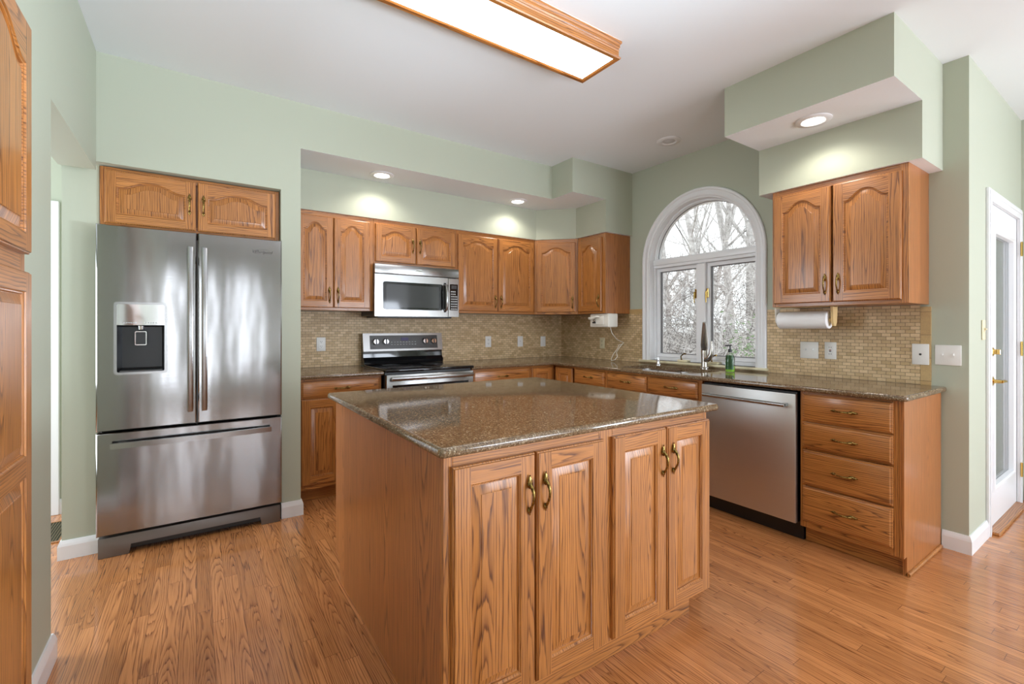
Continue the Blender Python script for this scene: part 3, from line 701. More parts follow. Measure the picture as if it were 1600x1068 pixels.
# ------------------------------------------------------------------ countertops
def offset_poly(poly, ds):
    n_ = len(poly); out = []
    lines = []
    for i in range(n_):
        a = Vector(poly[i]); b = Vector(poly[(i + 1) % n_]); d = (b - a).normalized(); nn = Vector((-d.y, d.x))
        lines.append((a + nn * ds[i], d))
    for i in range(n_):
        p, d = lines[i - 1]; q, e = lines[i]; den = d.x * e.y - d.y * e.x
        if abs(den) < 1e-6: out.append(tuple(q)); continue
        t = ((q.x - p.x) * e.y - (q.y - p.y) * e.x) / den; out.append(tuple(p + d * t))
    return out
def roundc(poly, flags, r=.02, k=5):
    """poly CCW, flags per edge (round if 1); rounds convex corners between two exposed edges"""
    P, Fg = [], []; n_ = len(poly)
    for i in range(n_):
        a = Vector(poly[i - 1]); b = Vector(poly[i]); c = Vector(poly[(i + 1) % n_]); d0 = (b - a).normalized(); d1 = (c - b).normalized()
        if flags[i - 1] and flags[i] and d0.x * d1.y - d0.y * d1.x > .1:
            A = b - d0 * r; E = b + d1 * r; cen = A + Vector((-d0.y, d0.x)) * r
            a0 = math.atan2(A.y - cen.y, A.x - cen.x)
            for j in range(k + 1):
                P.append((cen.x + r * math.cos(a0 + PI / 2 * j / k), cen.y + r * math.sin(a0 + PI / 2 * j / k))); Fg.append(1)
        else: P.append(tuple(b)); Fg.append(flags[i])
    return P, Fg
def counter_mb(poly, flags, z0, z1, holes=(), r=.011):
    P, Fg = roundc(poly, flags); mb = MB(); Q = M['quartz']; th = z1 - z0
    prof = [(.012, 0.), (.006, .0015), (.0015, .006), (0, .011), (0, th - .013), (.001, th - .008), (.004, th - .003), (.009, th - .0005), (.013, th)]
    L = [[Vector((x, y_, z0 + z)) for x, y_ in offset_poly(P, [f * d for f in Fg])] for d, z in prof]
    mb.loops(L, Q, cap0=not holes, cap1=not holes)
    if holes:
        for d, z in ((.013, z1), (.012, z0)):
            bm = bmesh.new(); es = []
            for lp in [offset_poly(P, [f * d for f in Fg]), *holes]:
                vs = [bm.verts.new((x, y_, z)) for x, y_ in lp]; es += [bm.edges.new((vs[i], vs[(i + 1) % len(vs)])) for i in range(len(vs))]
            bmesh.ops.triangle_fill(bm, use_beauty=True, use_dissolve=False, edges=es); mb.take(bm, Q)
        for h in holes: mb.loops([[Vector((x, y_, z1)) for x, y_ in h], [Vector((x, y_, z0)) for x, y_ in h]], Q, cap1=False)
    return mb
CF, CFB = 2.855, 3.462
o = obj('countertop', counter_mb([(XA + .002, CFB), (1.182, CFB), (1.182, YB - .009), (XA + .002, YB - .009)], [1, 0, 0, 0], .884, ZK), None, 50)
tag(o, 'short brown speckled quartz countertop left of the range', 'countertop')
SX0, SX1, SY0, SY1 = 2.955, 3.335, 2.01, 2.74
hole = rrect(SX0, SX1, SY0, SY1, .06)
o = obj('countertop', counter_mb([(1.953, CFB), (CF, CFB), (CF, .766), (XW - .0095, .766), (XW - .0095, YB - .009), (1.953, YB - .009)], [1, 1, 1, 0, 0, 0], .884, ZK, [hole]), None, 50)
tag(o, 'long brown speckled quartz countertop turning the corner under the window', 'countertop')
o = obj('island_countertop', counter_mb([(.553, 1.158), (1.902, 1.158), (1.902, 2.495), (.553, 2.495)], [1, 1, 1, 1], .884, ZK), None, 50)
tag(o, 'square brown speckled quartz countertop on the kitchen island', 'countertop')

# ------------------------------------------------------------------ island
r = cab('island_cabinet', 'oak kitchen island cabinet with four tall doors in the foreground', None, (.585, 1.205, 0)); W = 1.285; Dp = 1.235
mb = MB(); P = M['oak_panel']
mb.prism([(.018, .0005), (Dp - .07, .0005), (Dp - .07, .11), (Dp, .11), (Dp, ZU), (.018, ZU)], YZ, 0, .018, P)
mb.prism([(.018, .1), (Dp, .1), (Dp, ZU), (.018, ZU)], YZ, W - .018, W, P)
mb.box(.018, W - .018, Dp - .018, Dp, .1, ZU, P); mb.box(.018, W - .018, .018, Dp - .018, .1, .116, P, 'y'); mb.box(.018, W - .018, .018, .022, .116, ZU, P)
mb.box(.018, W - .018, .6, .61, .116, ZU, P)
obj('body', mb, r)
mb = MB(); O = M['oak']
mb.box(0, .03, 0, .018, .0005, ZU, O, 'z', bev=.001); mb.box(W - .03, W, 0, .018, .088, ZU, O, 'z', bev=.001); mb.box(.62, .69, 0, .018, .088, ZU, O, 'z', bev=.001)
for a, b in ((.03, .62), (.69, W - .03)):
    for z0, z1 in ((.088, .125), (.815, ZU)): mb.box(a, b, 0, .018, z0, z1, O, 'x', bev=.001)
obj('face_frame', mb, r)
mb = MB(); mb.box(.018, W - .085, .028, .044, .0005, .088, O, 'x'); mb.box(W - .1, W - .085, .044, Dp - .08, .0005, .1, O, 'y'); mb.box(.018, W - .1, Dp - .1, Dp - .085, .0005, .1, O, 'x'); obj('toe_kick', mb, r)
for a, b, hd in ((.022, .319, 'r'), (.326, .632, 'l'), (.680, .984, 'r'), (.992, 1.284, 'l')):
    d = obj('door', door_mb(a, b, .100, .846, 0., 0., st=.058), r, 30); pull(d, (b - .028) if hd == 'r' else (a + .030), -.02, .715)

# ------------------------------------------------------------------ refrigerator
r = thing('refrigerator', 'stainless steel french door refrigerator with water dispenser', 'refrigerator', (.004, 3.28, 0)); ST = M['steel']
mb = MB(); mb.box(-.44, .44, .085, .70, .05, 1.775, M['darksteel'], bev=.005); mb.box(-.42, .42, .10, .68, .0005, .05, M['black']); obj('body', mb, r)
def slab_mb(x0, x1, z0, z1, holes=(), y0=0., y1=.08, rad=.012):
    mb = MB(); mb.prism(rrect(x0, x1, z0, z1, .006, 2), XZ, y0 + rad, y1, ST, holes=holes)
    # slightly crowned front with eased edges
    return mb
def fdoor(x0, x1, z0, z1, hole=None):
    mb = MB(); N_ = 10
    def front(xx):   # crowned in plan
        return 0.002 * ((2 * (xx - x0) / (x1 - x0) - 1) ** 2)
    bm = bmesh.new()
    xs = [x0, x0 + .006] + [x0 + .006 + (x1 - x0 - .012) * i / N_ for i in range(1, N_)] + [x1 - .006, x1]
    zs = [z0, z0 + .005, z1 - .005, z1]
    if hole: xs = sorted(set(xs + [hole[0], hole[1]])); zs = sorted(zs + [hole[2], hole[3]])
    V = {}
    for i, xx in enumerate(xs):
        for j, zz in enumerate(zs):
            e = .006 if (i in (0, len(xs) - 1) or j in (0, len(zs) - 1)) else 0
            V[i, j] = bm.verts.new((xx, front(xx) + e, zz))
    for i in range(len(xs) - 1):
        for j in range(len(zs) - 1):
            if hole and hole[0] - 1e-6 <= xs[i] and xs[i + 1] <= hole[1] + 1e-6 and hole[2] - 1e-6 <= zs[j] and zs[j + 1] <= hole[3] + 1e-6: continue
            bm.faces.new((V[i, j], V[i + 1, j], V[i + 1, j + 1], V[i, j + 1]))
    I, J = len(xs) - 1, len(zs) - 1
    ring = [V[i, 0] for i in range(I)] + [V[I, j] for j in range(J)] + [V[i, J] for i in range(I, 0, -1)] + [V[0, j] for j in range(J, 0, -1)]
    back = [bm.verts.new((v.co.x, .078, v.co.z)) for v in ring]
    for k in range(len(ring)):
        q = (k + 1) % len(ring); bm.faces.new((ring[k], back[k], back[q], ring[q]))
    bm.faces.new(back); mb.take(bm, ST); return mb
HX0, HX1, HZ0, HZ1 = -.37, -.145, .995, 1.385
dl = obj('door', fdoor(-.448, -.004, .688, 1.805, (HX0, HX1, HZ0, HZ1)), r, 40); drr = obj('door', fdoor(.004, .448, .688, 1.805), r, 40)
fz = obj('freezer_drawer', fdoor(-.448, .448, .125, .678), r, 40)
def vhandle(x, z0, z1, par):
    mb = MB(); mb.box(x - .014, x + .014, -.052, -.034, z0, z1, M['steel_plain'], bev=.004, seg=2)
    for z in (z0 + .05, z1 - .05): mb.box(x - .009, x + .009, -.035, .012, z - .02, z + .02, M['steel_plain'], bev=.003)
    h = obj('handle', mb, par)
vhandle(-.034, .765, 1.715, dl); vhandle(.034, .765, 1.715, drr)
mb = MB(); pts = []
for i in range(15):
    t = -1 + i / 7; pts.append((t * .385, -.056 + .016 * t * t, .612))
A = []
for (x, yy, z) in pts: A.append([Vector((x, yy, z - .015)), Vector((x, yy + .016, z - .015)), Vector((x, yy + .016, z + .015)), Vector((x, yy, z + .015))])
mb.loops(A, M['steel_plain'], cap0=True)
for x in (-.34, .34): mb.box(x - .02, x + .02, -.03, .008, .602, .622, M['steel_plain'], bev=.003)
obj('handle', mb, fz)
# dispenser
mb = MB(); fr = .009
mb.prism(rrect(HX0 - .004, HX1 + .004, HZ0 - .004, HZ1 + .004, .014), XZ, -.006, .010, M['steel_plain'], holes=[rrect(HX0 + fr, HX1 - fr, HZ0 + fr, HZ1 - fr, .008)])
disp = obj('dispenser', mb, dl); disp['label'] = 'black water and ice dispenser with chrome surround'
mb = MB(); mb.box(HX0 + fr - .001, HX1 - fr + .001, -.004, .012, 1.262, HZ1 - fr + .001, M['chrome']); pc = obj('control_panel', mb, disp)
mb = MB()
for k in range(7): mb.box(HX0 + .03 + k * .009, HX0 + .036 + k * .009, -.0048, -.004, 1.272, 1.278, M['label_grey'])
obj('legend', mb, disp); mb = MB()
for k in range(5): mb.box(HX0 + .13 + k * .011, HX0 + .137 + k * .011, -.0048, -.004, 1.272, 1.278, M['label_grey'])
obj('legend', mb, disp)
mb = MB(); bx0, bx1, bz0, bz1 = HX0 + fr, HX1 - fr, HZ0 + fr, 1.262
bm = bmesh.new(); f_ = [bm.verts.new((x, .0, z)) for x, z in ((bx0, bz0), (bx1, bz0), (bx1, bz1), (bx0, bz1))]; b_ = [bm.verts.new((x, .070, z)) for x, z in ((bx0 + .015, bz0 + .02), (bx1 - .015, bz0 + .02), (bx1 - .015, bz1 - .01), (bx0 + .015, bz1 - .01))]
for k in range(4): bm.faces.new((f_[k], f_[(k + 1) % 4], b_[(k + 1) % 4], b_[k]))
bm.faces.new(b_); mb.take(bm, M['black']); mb.box(bx0 + .01, bx1 - .01, .0, .06, bz0 - .002, bz0 + .008, M['greyglass']); obj('recess', mb, disp)
mb = MB(); xm = (bx0 + bx1) / 2 - .003; mb.lathe([(0, 0), (.016, 0), (.014, -.02), (.008, -.024), (0, -.024)], M['chrome'], 14, T(xm, .03, 1.258))
mb.prism(rrect(xm - .026, xm + .026, 1.150, 1.228, .006), XZ, .012, .02, M['chrome'], holes=[rrect(xm - .022, xm + .022, 1.155, 1.224, .004)]); mb.box(xm - .022, xm + .022, .015, .022, 1.155, 1.224, M['black']); obj('paddle', mb, disp)
mb = MB(); mb.mesh(text_mesh('Whirlpool', .027, .35), M['logo_grey'], T(.335, -.0006, 1.722) @ FRONT); 
ell = [(.335 + .047 * math.cos(a), -.0004, 1.7235 + .013 * math.sin(a) + .10 * .0 + .08 * .047 * math.cos(a)) for a in [math.radians(20 + 10 * k) for k in range(24)]]
mb.tube(ell, .0007, M['logo_grey'], 5); lg = obj('logo', mb, drr); lg['label'] = 'dark grey maker script'
# kick grille
mb = MB()
mb.prism([(-.442, .0005), (-.31, .0005), (-.305, .055), (.33, .055), (.335, .0005), (.442, .0005), (.442, .108), (-.442, .108)], XZ, .02, .084, M['darksteel'], bev=.002); mb.box(-.31, .335, .05, .084, .02, .056, M['black']); obj('kick_grille', mb, r)

# ------------------------------------------------------------------ microwave
r = thing('microwave', 'stainless over-the-range microwave with black side', 'microwave', (1.572, 3.705, 1.342)); SP = M['steel_plain']; Wm = .382
mb = MB(); mb.box(-.375, .372, .03, YB - .014 - 3.705, .005, .427, M['black'], bev=.002); mb.box(-.34, .34, .06, .36, -.012, .006, M['black'], bev=.004); obj('body', mb, r)
mb = MB(); mb.box(-Wm, Wm, 0, .03, .349, .428, SP, bev=.004, seg=2); tp = obj('vent_panel', mb, r)
mb = MB(); mb.prism([(.035 * math.cos(a), .39 + .011 * math.sin(a)) for a in [2 * PI * k / 24 for k in range(24)]], XZ, -.003, .0, M['chrome']); mb.mesh(text_mesh('Whirlpool', .013, .3, .0003), M['logo_grey'], T(0, -.0035, .39) @ FRONT); lg = obj('logo', mb, tp); lg['label'] = 'small oval maker badge'
mb = MB(); mb.prism([(-Wm, 0), (.272, 0), (.272, .344), (-Wm, .344)], XZ, 0, .03, SP, holes=[rrect(-.315, .222, .055, .285, .018)], bev=0); md = obj('door', mb, r)
mb = MB(); mb.prism(rrect(-.314, .221, .056, .284, .018), XZ, .004, .02, M['blackgloss'], holes=[rrect(-.285, .19, .075, .262, .01)]); mb.prism(rrect(-.285, .19, .075, .262, .01), XZ, .006, .02, M['smoke']); obj('window', mb, md)
mb = MB(); mb.tube([(.243, .0, .285), (.243, -.03, .275), (.243, -.042, .24), (.243, -.046, .17), (.243, -.042, .10), (.243, -.03, .065), (.243, 0, .055)], [.011, .012, .013, .013, .013, .012, .011], SP, 10); mb.box(.232, .254, -.006, .001, .04, .30, M['black'], bev=.002); obj('handle', mb, md)
mb = MB(); mb.box(.276, Wm, 0, .03, 0, .344, SP, bev=.002); cp = obj('control_panel', mb, r)
mb = MB(); mb.box(.292, .370, -.002, .002, .06, .292, M['blackgloss'], bev=.001); mb.box(.305, .357, -.003, -.0015, .25, .282, M['greyglass']); 
kp = obj('keypad', mb, cp)
for i in range(8):
    for j in range(4 if i < 6 else 3):
        mbx = (.302 + j * .0165, .066 + i * .022)
        if i == 0 and j == 0: kb = MB()
        kb.box(mbx[0], mbx[0] + .011, -.0034, -.0018, mbx[1], mbx[1] + .011, M['label_grey'])
obj('button_print', kb, cp)

# ------------------------------------------------------------------ range
r = thing('range', 'freestanding stainless and black electric range', 'range', (1.567, YB - .012, 0)); yb = 0.; RF = 3.43 - (YB - .012)
mb = MB(); mb.box(-.377, .377, RF + .04, -.03, .06, .905, M['black'], bev=.003); mb.box(-.36, .36, RF + .09, -.05, .0005, .06, M['black']); obj('body', mb, r)
mb = MB(); mb.box(-.380, .380, RF - .012, -.105, .905, .927, M['blackgloss'], bev=.006, seg=3); ct = obj('cooktop', mb, r)
burn = simple('burner_ring_print', lin(58, 58, 60), .25)
for x, y_, rad in ((-.19, RF + .17, .105), (.19, RF + .17, .085), (-.19, RF + .42, .08), (.19, RF + .42, .105)):
    mb = MB(); mb.lathe([(rad - .003, 0), (rad, 0), (rad, .0006), (rad - .003, .0006)], burn, 40, T(x, y_, .927)); obj('burner_ring', mb, ct)
mb = MB()   # backguard: gloss black riser, stainless frame around the control panel
mb.prism([(-.10, .927), (-.02, .927), (-.02, 1.19), (-.045, 1.193), (-.052, 1.185), (-.075, 1.04), (-.078, .985), (-.104, .955)], YZ, -.374, .374, M['blackgloss']); bg = obj('backguard', mb, r)
sl = math.atan2(.023, .145)
PM = T(0, -.0775, 1.045) @ RX(-sl)
mb = MB(); mb.prism(rrect(-.376, .376, -.008, .152, .004, 2), XZ, -.012, .02, SP, holes=[rrect(-.318, .325, .010, .132, .003, 2)], mtx=PM); mb.box(-.318, .325, -.004, .012, .010, .132, M['greyglass'], mtx=PM); cpn = obj('control_panel', mb, bg)
mb = MB(); mb.box(-.03, .04, -.006, -.003, .085, .112, M['purple'], mtx=PM); obj('display', mb, bg)
mb = MB()
for k in range(9):
    for j in range(2): mb.box(-.125 + k * .028, -.111 + k * .028, -.0055, -.003, .048 + j * .022, .052 + j * .022, M['label_grey'], mtx=PM)
obj('legend', mb, bg)
for x in (-.265, -.175, .20, .285):
    mb = MB(); mb.lathe([(.029, 0), (.029, .006), (.026, .024), (.022, .028), (0, .028)], M['chrome'], 24, PM @ T(x, -.004, .075) @ RX(PI / 2)); mb.box(x - .0045, x + .0045, -.037, -.03, .047, .103, M['black'], bev=.002, mtx=PM); obj('knob', mb, bg)
mb = MB(); mb.box(-.376, .376, RF - .005, RF + .04, .28, .885, SP, bev=.004, seg=2); od = obj('oven_door', mb, r)
mb = MB(); mb.prism(rrect(-.30, .30, .40, .79, .01), XZ, RF - .008, RF - .004, M['smoke']); mb.box(-.33, .33, RF - .0065, RF - .0045, .375, .805, M['blackgloss']); obj('window', mb, od)
mb = MB(); mb.box(-.355, .355, RF - .062, RF - .036, .842, .872, SP, bev=.008, seg=3)
for x in (-.33, .33): mb.box(x - .015, x + .015, RF - .04, RF - .003, .845, .869, SP, bev=.004)
obj('handle', mb, od)
mb = MB(); mb.box(-.376, .376, RF - .003, RF + .04, .07, .27, SP, bev=.004, seg=2); obj('storage_drawer', mb, r)

# ------------------------------------------------------------------ dishwasher
r = thing('dishwasher', 'stainless dishwasher with bar handle left of the four-drawer cabinet', 'dishwasher', (2.868, 1.582, 0), RW); h2 = .302
mb = MB(); mb.box(-h2 + .003, h2 - .003, .028, .6, .11, .872, M['black']); mb.box(-h2 - .008, h2 + .008, .085, .12, .0005, .11, M['black']); obj('body', mb, r)
mb = MB(); mb.box(-h2, h2, 0, .028, .112, .862, M['steel_dw'], bev=.004, seg=2); dd = obj('door', mb, r)
mb = MB(); mb.tube([(-.262, -.046, .797), (.262, -.046, .797)], .0115, SP, 14)
for x in (-.25, .25): mb.box(x - .012, x + .012, -.046, .002, .787, .807, SP, bev=.003)
obj('handle', mb, dd)

# ------------------------------------------------------------------ sink, faucet, things at the sink
mb = MB(); SS = M['steel_plain']
def basin(x0, x1, y0, y1, d):
    L = [[Vector((x, y_, z)) for x, y_ in rrect(x0 + o_, x1 - o_, y0 + o_, y1 - o_, max(.05 - o_ * .2, .02))] for o_, z in ((-.012, .8835), (0, .8835), (.004, .87), (.012, .884 - d + .02), (.03, .884 - d))]
    mb.loops(L, SS)
basin(SX0 + .01, SX1 - .01, 2.39, SY1 - .01, .20); basin(SX0 + .01, SX1 - .01, SY0 + .01, 2.36, .17)
for yc in (2.56, 2.19): mb.lathe([(.042, 0), (.042, .002), (.03, .003), (.028, 0), (0, 0)], M['chrome'], 18, T(3.145, yc, .685 if yc > 2.4 else .715))
tag(obj('sink', mb, None, 50), 'double bowl stainless sink set under the counter by the window', 'sink')
r = thing('faucet', 'brushed nickel pull-out faucet with side lever behind the sink', 'faucet', (3.42, 2.22, ZK)); NK = M['nickel']
mb = MB(); mb.lathe([(.034, .0005), (.034, .006), (.027, .014), (.024, .05), (.026, .12), (.027, .155), (.022, .168), (0, .17)], NK, 20); obj('body', mb, r)
mb = MB(); d = Vector((-.36, -.23, 1)).normalized(); p = Vector((0, 0, .15))
mb.tube([p, p + d * .03, p + d * .045, p + d * .07, p + d * .12, p + d * .19, p + d * .245], [.025, .028, .029, .027, .024, .018, .013], NK, 18); mb.tube([p + d * .036, p + d * .042], .0285, M['black'], 18); obj('spray_wand', mb, r)
mb = MB(); mb.tube([(0, -.01, .07), (-.005, -.045, .085), (-.008, -.065, .12), (-.008, -.07, .17), (-.008, -.068, .225)], [.024, .024, .019, .012, .009], NK, 12); obj('lever', mb, r)
r = thing('soap_dispenser', 'small chrome countertop soap pump left of the sink', 'soap dispenser', (3.40, 2.66, ZK))
mb = MB(); mb.lathe([(.022, .0005), (.022, .005), (.013, .012), (.012, .03), (.016, .034), (.016, .044), (0, .046)], M['chrome'], 16); obj('base', mb, r)
mb = MB(); mb.tube([(0, 0, .046), (0, 0, .062), (-.02, -.01, .064), (-.05, -.022, .058)], [.006, .007, .007, .005], M['chrome'], 9); obj('spout', mb, r)
r = thing('soap_bottle', 'clear pump bottle of green dish soap right of the faucet', 'soap bottle', (3.30, 1.93, ZK), math.radians(-55))
mb = MB(); mb.lathe([(.0, .0005), (.030, .0005), (.033, .006), (.033, .10), (.028, .125), (.014, .14), (.013, .15), (0, .15)], M['clearplastic'], 20, flat=.72); obj('bottle', mb, r)
mb = MB(); mb.lathe([(.0, .003), (.028, .003), (.031, .008), (.031, .045), (0, .045)], M['soap'], 20, flat=.70); obj('liquid', mb, r)
mb = MB()
lab = []
for z in (.022, .128): lab.append([Vector((math.cos(a) * (.0336 if z < .1 else .0285), math.sin(a) * (.0336 if z < .1 else .0285) * .72, z)) for a in [math.radians(195 + 15 * k) for k in range(9)]])
mb.loops(lab, M['soaplabel'], close=False, cap1=False); lo_ = obj('label', mb, r); lo_['label'] = 'dark green paper label'
mb = MB(); mb.lathe([(.014, .15), (.014, .17), (.006, .173), (.005, .195), (.012, .197), (.011, .205), (0, .206)], M['black'], 14); mb.tube([(0, 0, .201), (-.035, -.01, .199)], [.005, .004], M['black'], 8); obj('pump', mb, r)

# ------------------------------------------------------------------ can opener, paper towels
r = thing('can_opener', 'white electric can opener mounted under the narrow corner cabinet', 'can opener', (3.20, 3.195, 1.383), RW)
mb = MB(); mb.box(-.125, .125, 0, .13, -.132, -.001, M['whiteplastic'], bev=.012, seg=3); mb.box(-.10, .07, -.012, .002, -.11, -.02, M['whiteplastic'], bev=.008, seg=2); obj('body', mb, r)
mb = MB(); mb.tube([(-.12, -.012, -.045), (-.06, -.03, -.05), (.0, -.032, -.03), (.03, -.024, -.035)], [.014, .013, .012, .009], M['whiteplastic'], 9); obj('lever', mb, r)
mb = MB(); mb.lathe([(.014, 0), (.014, .008), (.006, .014), (0, .014)], M['nickel'], 14, T(-.045, -.012, -.068) @ RX(PI / 2)); mb.box(-.07, -.03, -.022, -.012, -.095, -.08, M['slot'], bev=.002); obj('cutting_wheel', mb, r)
mb = MB(); mb.tube([(.118, .03, -.13), (.112, .06, -.19), (.09, .15, -.25), (.055, .285, -.285), (.015, .27, -.33), (.02, .22, -.38), (.05, .20, -.42), (.045, .17, -.45), (.0, .17, -.461), (-.02, .19, -.445), (-.03, .23, -.40), (.0, .26, -.34), (-.01, .285, -.31), (.03, .298, -.30)], .0032, M['whiteplastic'], 7); cd = obj('power_cord', mb, r); 
r = thing('paper_towel_holder', 'pale wood and white paper towel holder under the right wall cabinet', 'paper towel holder', (3.30, 1.42, 1.383), RW)
mb = MB(); mb.prism([(-.035, -.001), (.035, -.001), (.026, -.10), (.012, -.125), (-.012, -.125), (-.026, -.10)], YZ, .165, .179, M['palewood']); bk = obj('bracket', mb, r); bk['label'] = 'pale wooden end bracket'
mb = MB(); mb.prism([(-.025, -.001), (.025, -.001), (.02, -.09), (.010, -.105), (-.010, -.105), (-.02, -.09)], YZ, -.175, -.166, M['whiteplastic']); bk = obj('bracket', mb, r); bk['label'] = 'white end bracket'
mb = MB(); mb.tube([(-.166, 0, -.086), (.165, 0, -.086)], .012, M['palewood'], 10); mb.box(-.175, .179, -.03, .03, -.004, -.001, M['palewood']); obj('rod', mb, r)
mb = MB(); ro, ri2 = .056, .0205
mb.lathe([(ri2, -.15), (ro - .003, -.15), (ro, -.147), (ro, .147), (ro - .003, .15), (ri2, .15)], M['paper'], 40)
bm = bmesh.new()
o = obj('paper_towel_roll', mb, None, 40); tag(o, 'white paper towel roll hanging under the right wall cabinet', 'paper towel'); bm.free()
o.location = (3.30, 1.422, 1.297); o.rotation_euler = (PI / 2, 0, 0)

# ------------------------------------------------------------------ wall plates
def plate(name, label, cat, loc, rz, w_, h_, kind, mat=None, group='wall plates'):
    r = thing(name, label, cat, loc, rz, group); P = mat or M['plate']
    mb = MB(); mb.box(-w_ / 2, w_ / 2, -.006, 0, -h_ / 2, h_ / 2, P, bev=.003, seg=2); obj('cover_plate', mb, r)
    if kind == 'outlet':
        for z in (-.02, .02):
            mb = MB(); mb.prism(rrect(-.017, .017, z - .0145, z + .0145, .008), XZ, -.0085, -.005, P); 
            for x in (-.006, .006): mb.box(x - .0012, x + .0012, -.0092, -.008, z - .001, z + .008, M['slot'])
            mb.lathe([(.0026, 0), (.0026, .001), (0, .001)], M['slot'], 8, T(0, -.0083, z - .007) @ RX(PI / 2)); obj('socket', mb, r)
    elif kind == 'gfci':
        mb = MB(); mb.box(-.0165, .0165, -.009, -.005, -.034, .034, P, bev=.001)
        for z in (-.022, .022):
            for x in (-.006, .006): mb.box(x - .0012, x + .0012, -.0098, -.0085, z - .004, z + .004, M['slot'])
        mb.box(-.006, .006, -.0102, -.0085, -.007, -.001, M['slot']); mb.box(-.006, .006, -.0102, -.0085, .001, .007, simple('red_test_button', lin(150, 60, 60), .4)); obj('socket', mb, r)
    elif kind in ('switch', 'switch2'):
        for x in ((0,) if kind == 'switch' else (-.023, .023)):
            mb = MB(); mb.box(x - .006, x + .006, -.008, -.004, -.014, .014, P); mb.box(x - .004, x + .004, -.018, -.006, -.002, .009, P, bev=.0015); obj('toggle', mb, r)
    elif kind == 'jack':
        mb = MB(); mb.lathe([(.006, 0), (.006, .004), (.003, .005), (0, .005)], M['slot'], 10, T(0, -.005, 0) @ RX(PI / 2)); obj('jack', mb, r)
    elif kind == 'decora':
        mb = MB(); mb.box(-.016, .016, -.0095, -.005, -.033, .033, P, bev=.002); obj('rocker', mb, r)
    return r
yb_ = YB - .0085
plate('outlet', 'white outlet plate on the tile left of the range', 'outlet', (.864, yb_, 1.108), 0, .072, .116, 'outlet')
plate('outlet', 'white outlet plate on the tile just right of the range', 'outlet', (2.508, yb_, 1.10), 0, .070, .114, 'outlet')
plate('light_switch', 'single white switch plate between outlet and corner on back tile', 'light switch', (2.917, yb_, 1.097), 0, .070, .114, 'switch')
plate('light_switch', 'white rocker plate nearest the corner on the back tile', 'light switch', (3.233, yb_, 1.092), 0, .070, .114, 'decora')
xw_ = XW - .0085
plate('outlet', 'ivory outlet plate behind the white can opener cord', 'outlet', (xw_, 3.45, 1.085), RW, .070, .112, 'outlet', M['ivory'])
plate('light_switch', 'white double switch plate on the tile below the paper towels', 'light switch', (xw_, 1.475, 1.092), RW, .115, .114, 'switch2')
plate('outlet', 'white outlet with test buttons beside the double switch on tile', 'outlet', (xw_, 1.345, 1.094), RW, .070, .114, 'gfci')
plate('phone_plate', 'white jack plate at the right edge of the tile', 'wall plate', (xw_ - .001, .880, 1.092), RW, .078, .122, 'jack')
plate('light_switch', 'white double switch plate on the green wall near the corner', 'light switch', (XW - .0005, .762, 1.092), RW, .112, .114, 'switch2')
plate('light_switch', 'ivory switch plate on the wall beside the glazed door', 'light switch', (3.82, YC - .0005, 1.235), 0, .070, .116, 'switch', M['ivory'])

# ------------------------------------------------------------------ ceiling lights
r = thing('ceiling_light', 'long fluorescent ceiling light in an oak frame', 'ceiling light', (1.218, 1.822, ZC)); LX, LY = .622, .147
def rl2(o_, z): return [Vector((LX + o_, LY + o_, z)), Vector((-LX - o_, LY + o_, z)), Vector((-LX - o_, -LY - o_, z)), Vector((LX + o_, -LY - o_, z))]
mb = MB(); LP = [(-.03, -.088), (-.022, -.094), (-.003, -.094), (0, -.088), (-.003, -.082), (-.009, -.078), (-.009, -.052), (-.006, -.046), (-.009, -.040), (-.004, -.034), (-.004, -.020), (.003, -.012), (.003, -.0005)]
for k in range(4):
    quad_ = [[rl2(o_, z)[k] for o_, z in LP], [rl2(o_, z)[(k + 1) % 4] for o_, z in LP]]
    mb.loops(quad_, M['oak'], 'x' if k % 2 == 0 else 'y', close=False, cap1=False)
mb.loops([rl2(-.03, -.088), rl2(-.03, -.07)], M['oak'], 'x', cap1=False); obj('frame', mb, r, 25)
mb = MB(); mb.box(-LX + .03, LX - .03, -LY + .03, LY - .03, -.088, -.082, M['diffuser'], 'x'); obj('diffuser', mb, r)
for i, (x, y_, z, lab, lit) in enumerate(((1.202, 3.565, ZS, 'lit recessed light in the soffit left of the range', 1), (2.515, 3.58, ZS, 'lit recessed light in the soffit near the corner', 1), (2.942, 1.217, ZS, 'lit recessed light in the soffit right of the window', 1), (3.136, 2.352, ZC, 'unlit recessed light in the ceiling before the arched window', 0))):
    r = thing('recessed_light', lab, 'recessed light', (x, y_, z), 0, 'recessed lights')
    mb = MB(); mb.lathe([(.058, -.0005), (.092, -.0005), (.092, -.004), (.086, -.008), (.062, -.010), (.056, -.004)], M['trim'], 36); obj('trim_ring', mb, r, 40)
    mb = MB()
    if lit: mb.lathe([(.0, -.0125), (.03, -.011), (.054, -.006), (.056, -.001), (0, -.001)], M['bulb'], 30)
    else: mb.lathe([(.0, -.016), (.02, -.014), (.034, -.006), (.056, -.003), (.056, -.001), (0, -.001)], M['offlens'], 30)
    obj('lens', mb, r, 50)
    if lit:
        l = bpy.data.lights.new('can_lamp', 'SPOT'); l.energy = 9; l.spot_size = math.radians(150); l.spot_blend = .6; l.shadow_soft_size = .05; l.color = (1, .95, .86)
        lo = bpy.data.objects.new('can_lamp', l); C.objects.link(lo); lo.location = (0, 0, -.03); lo.parent = r

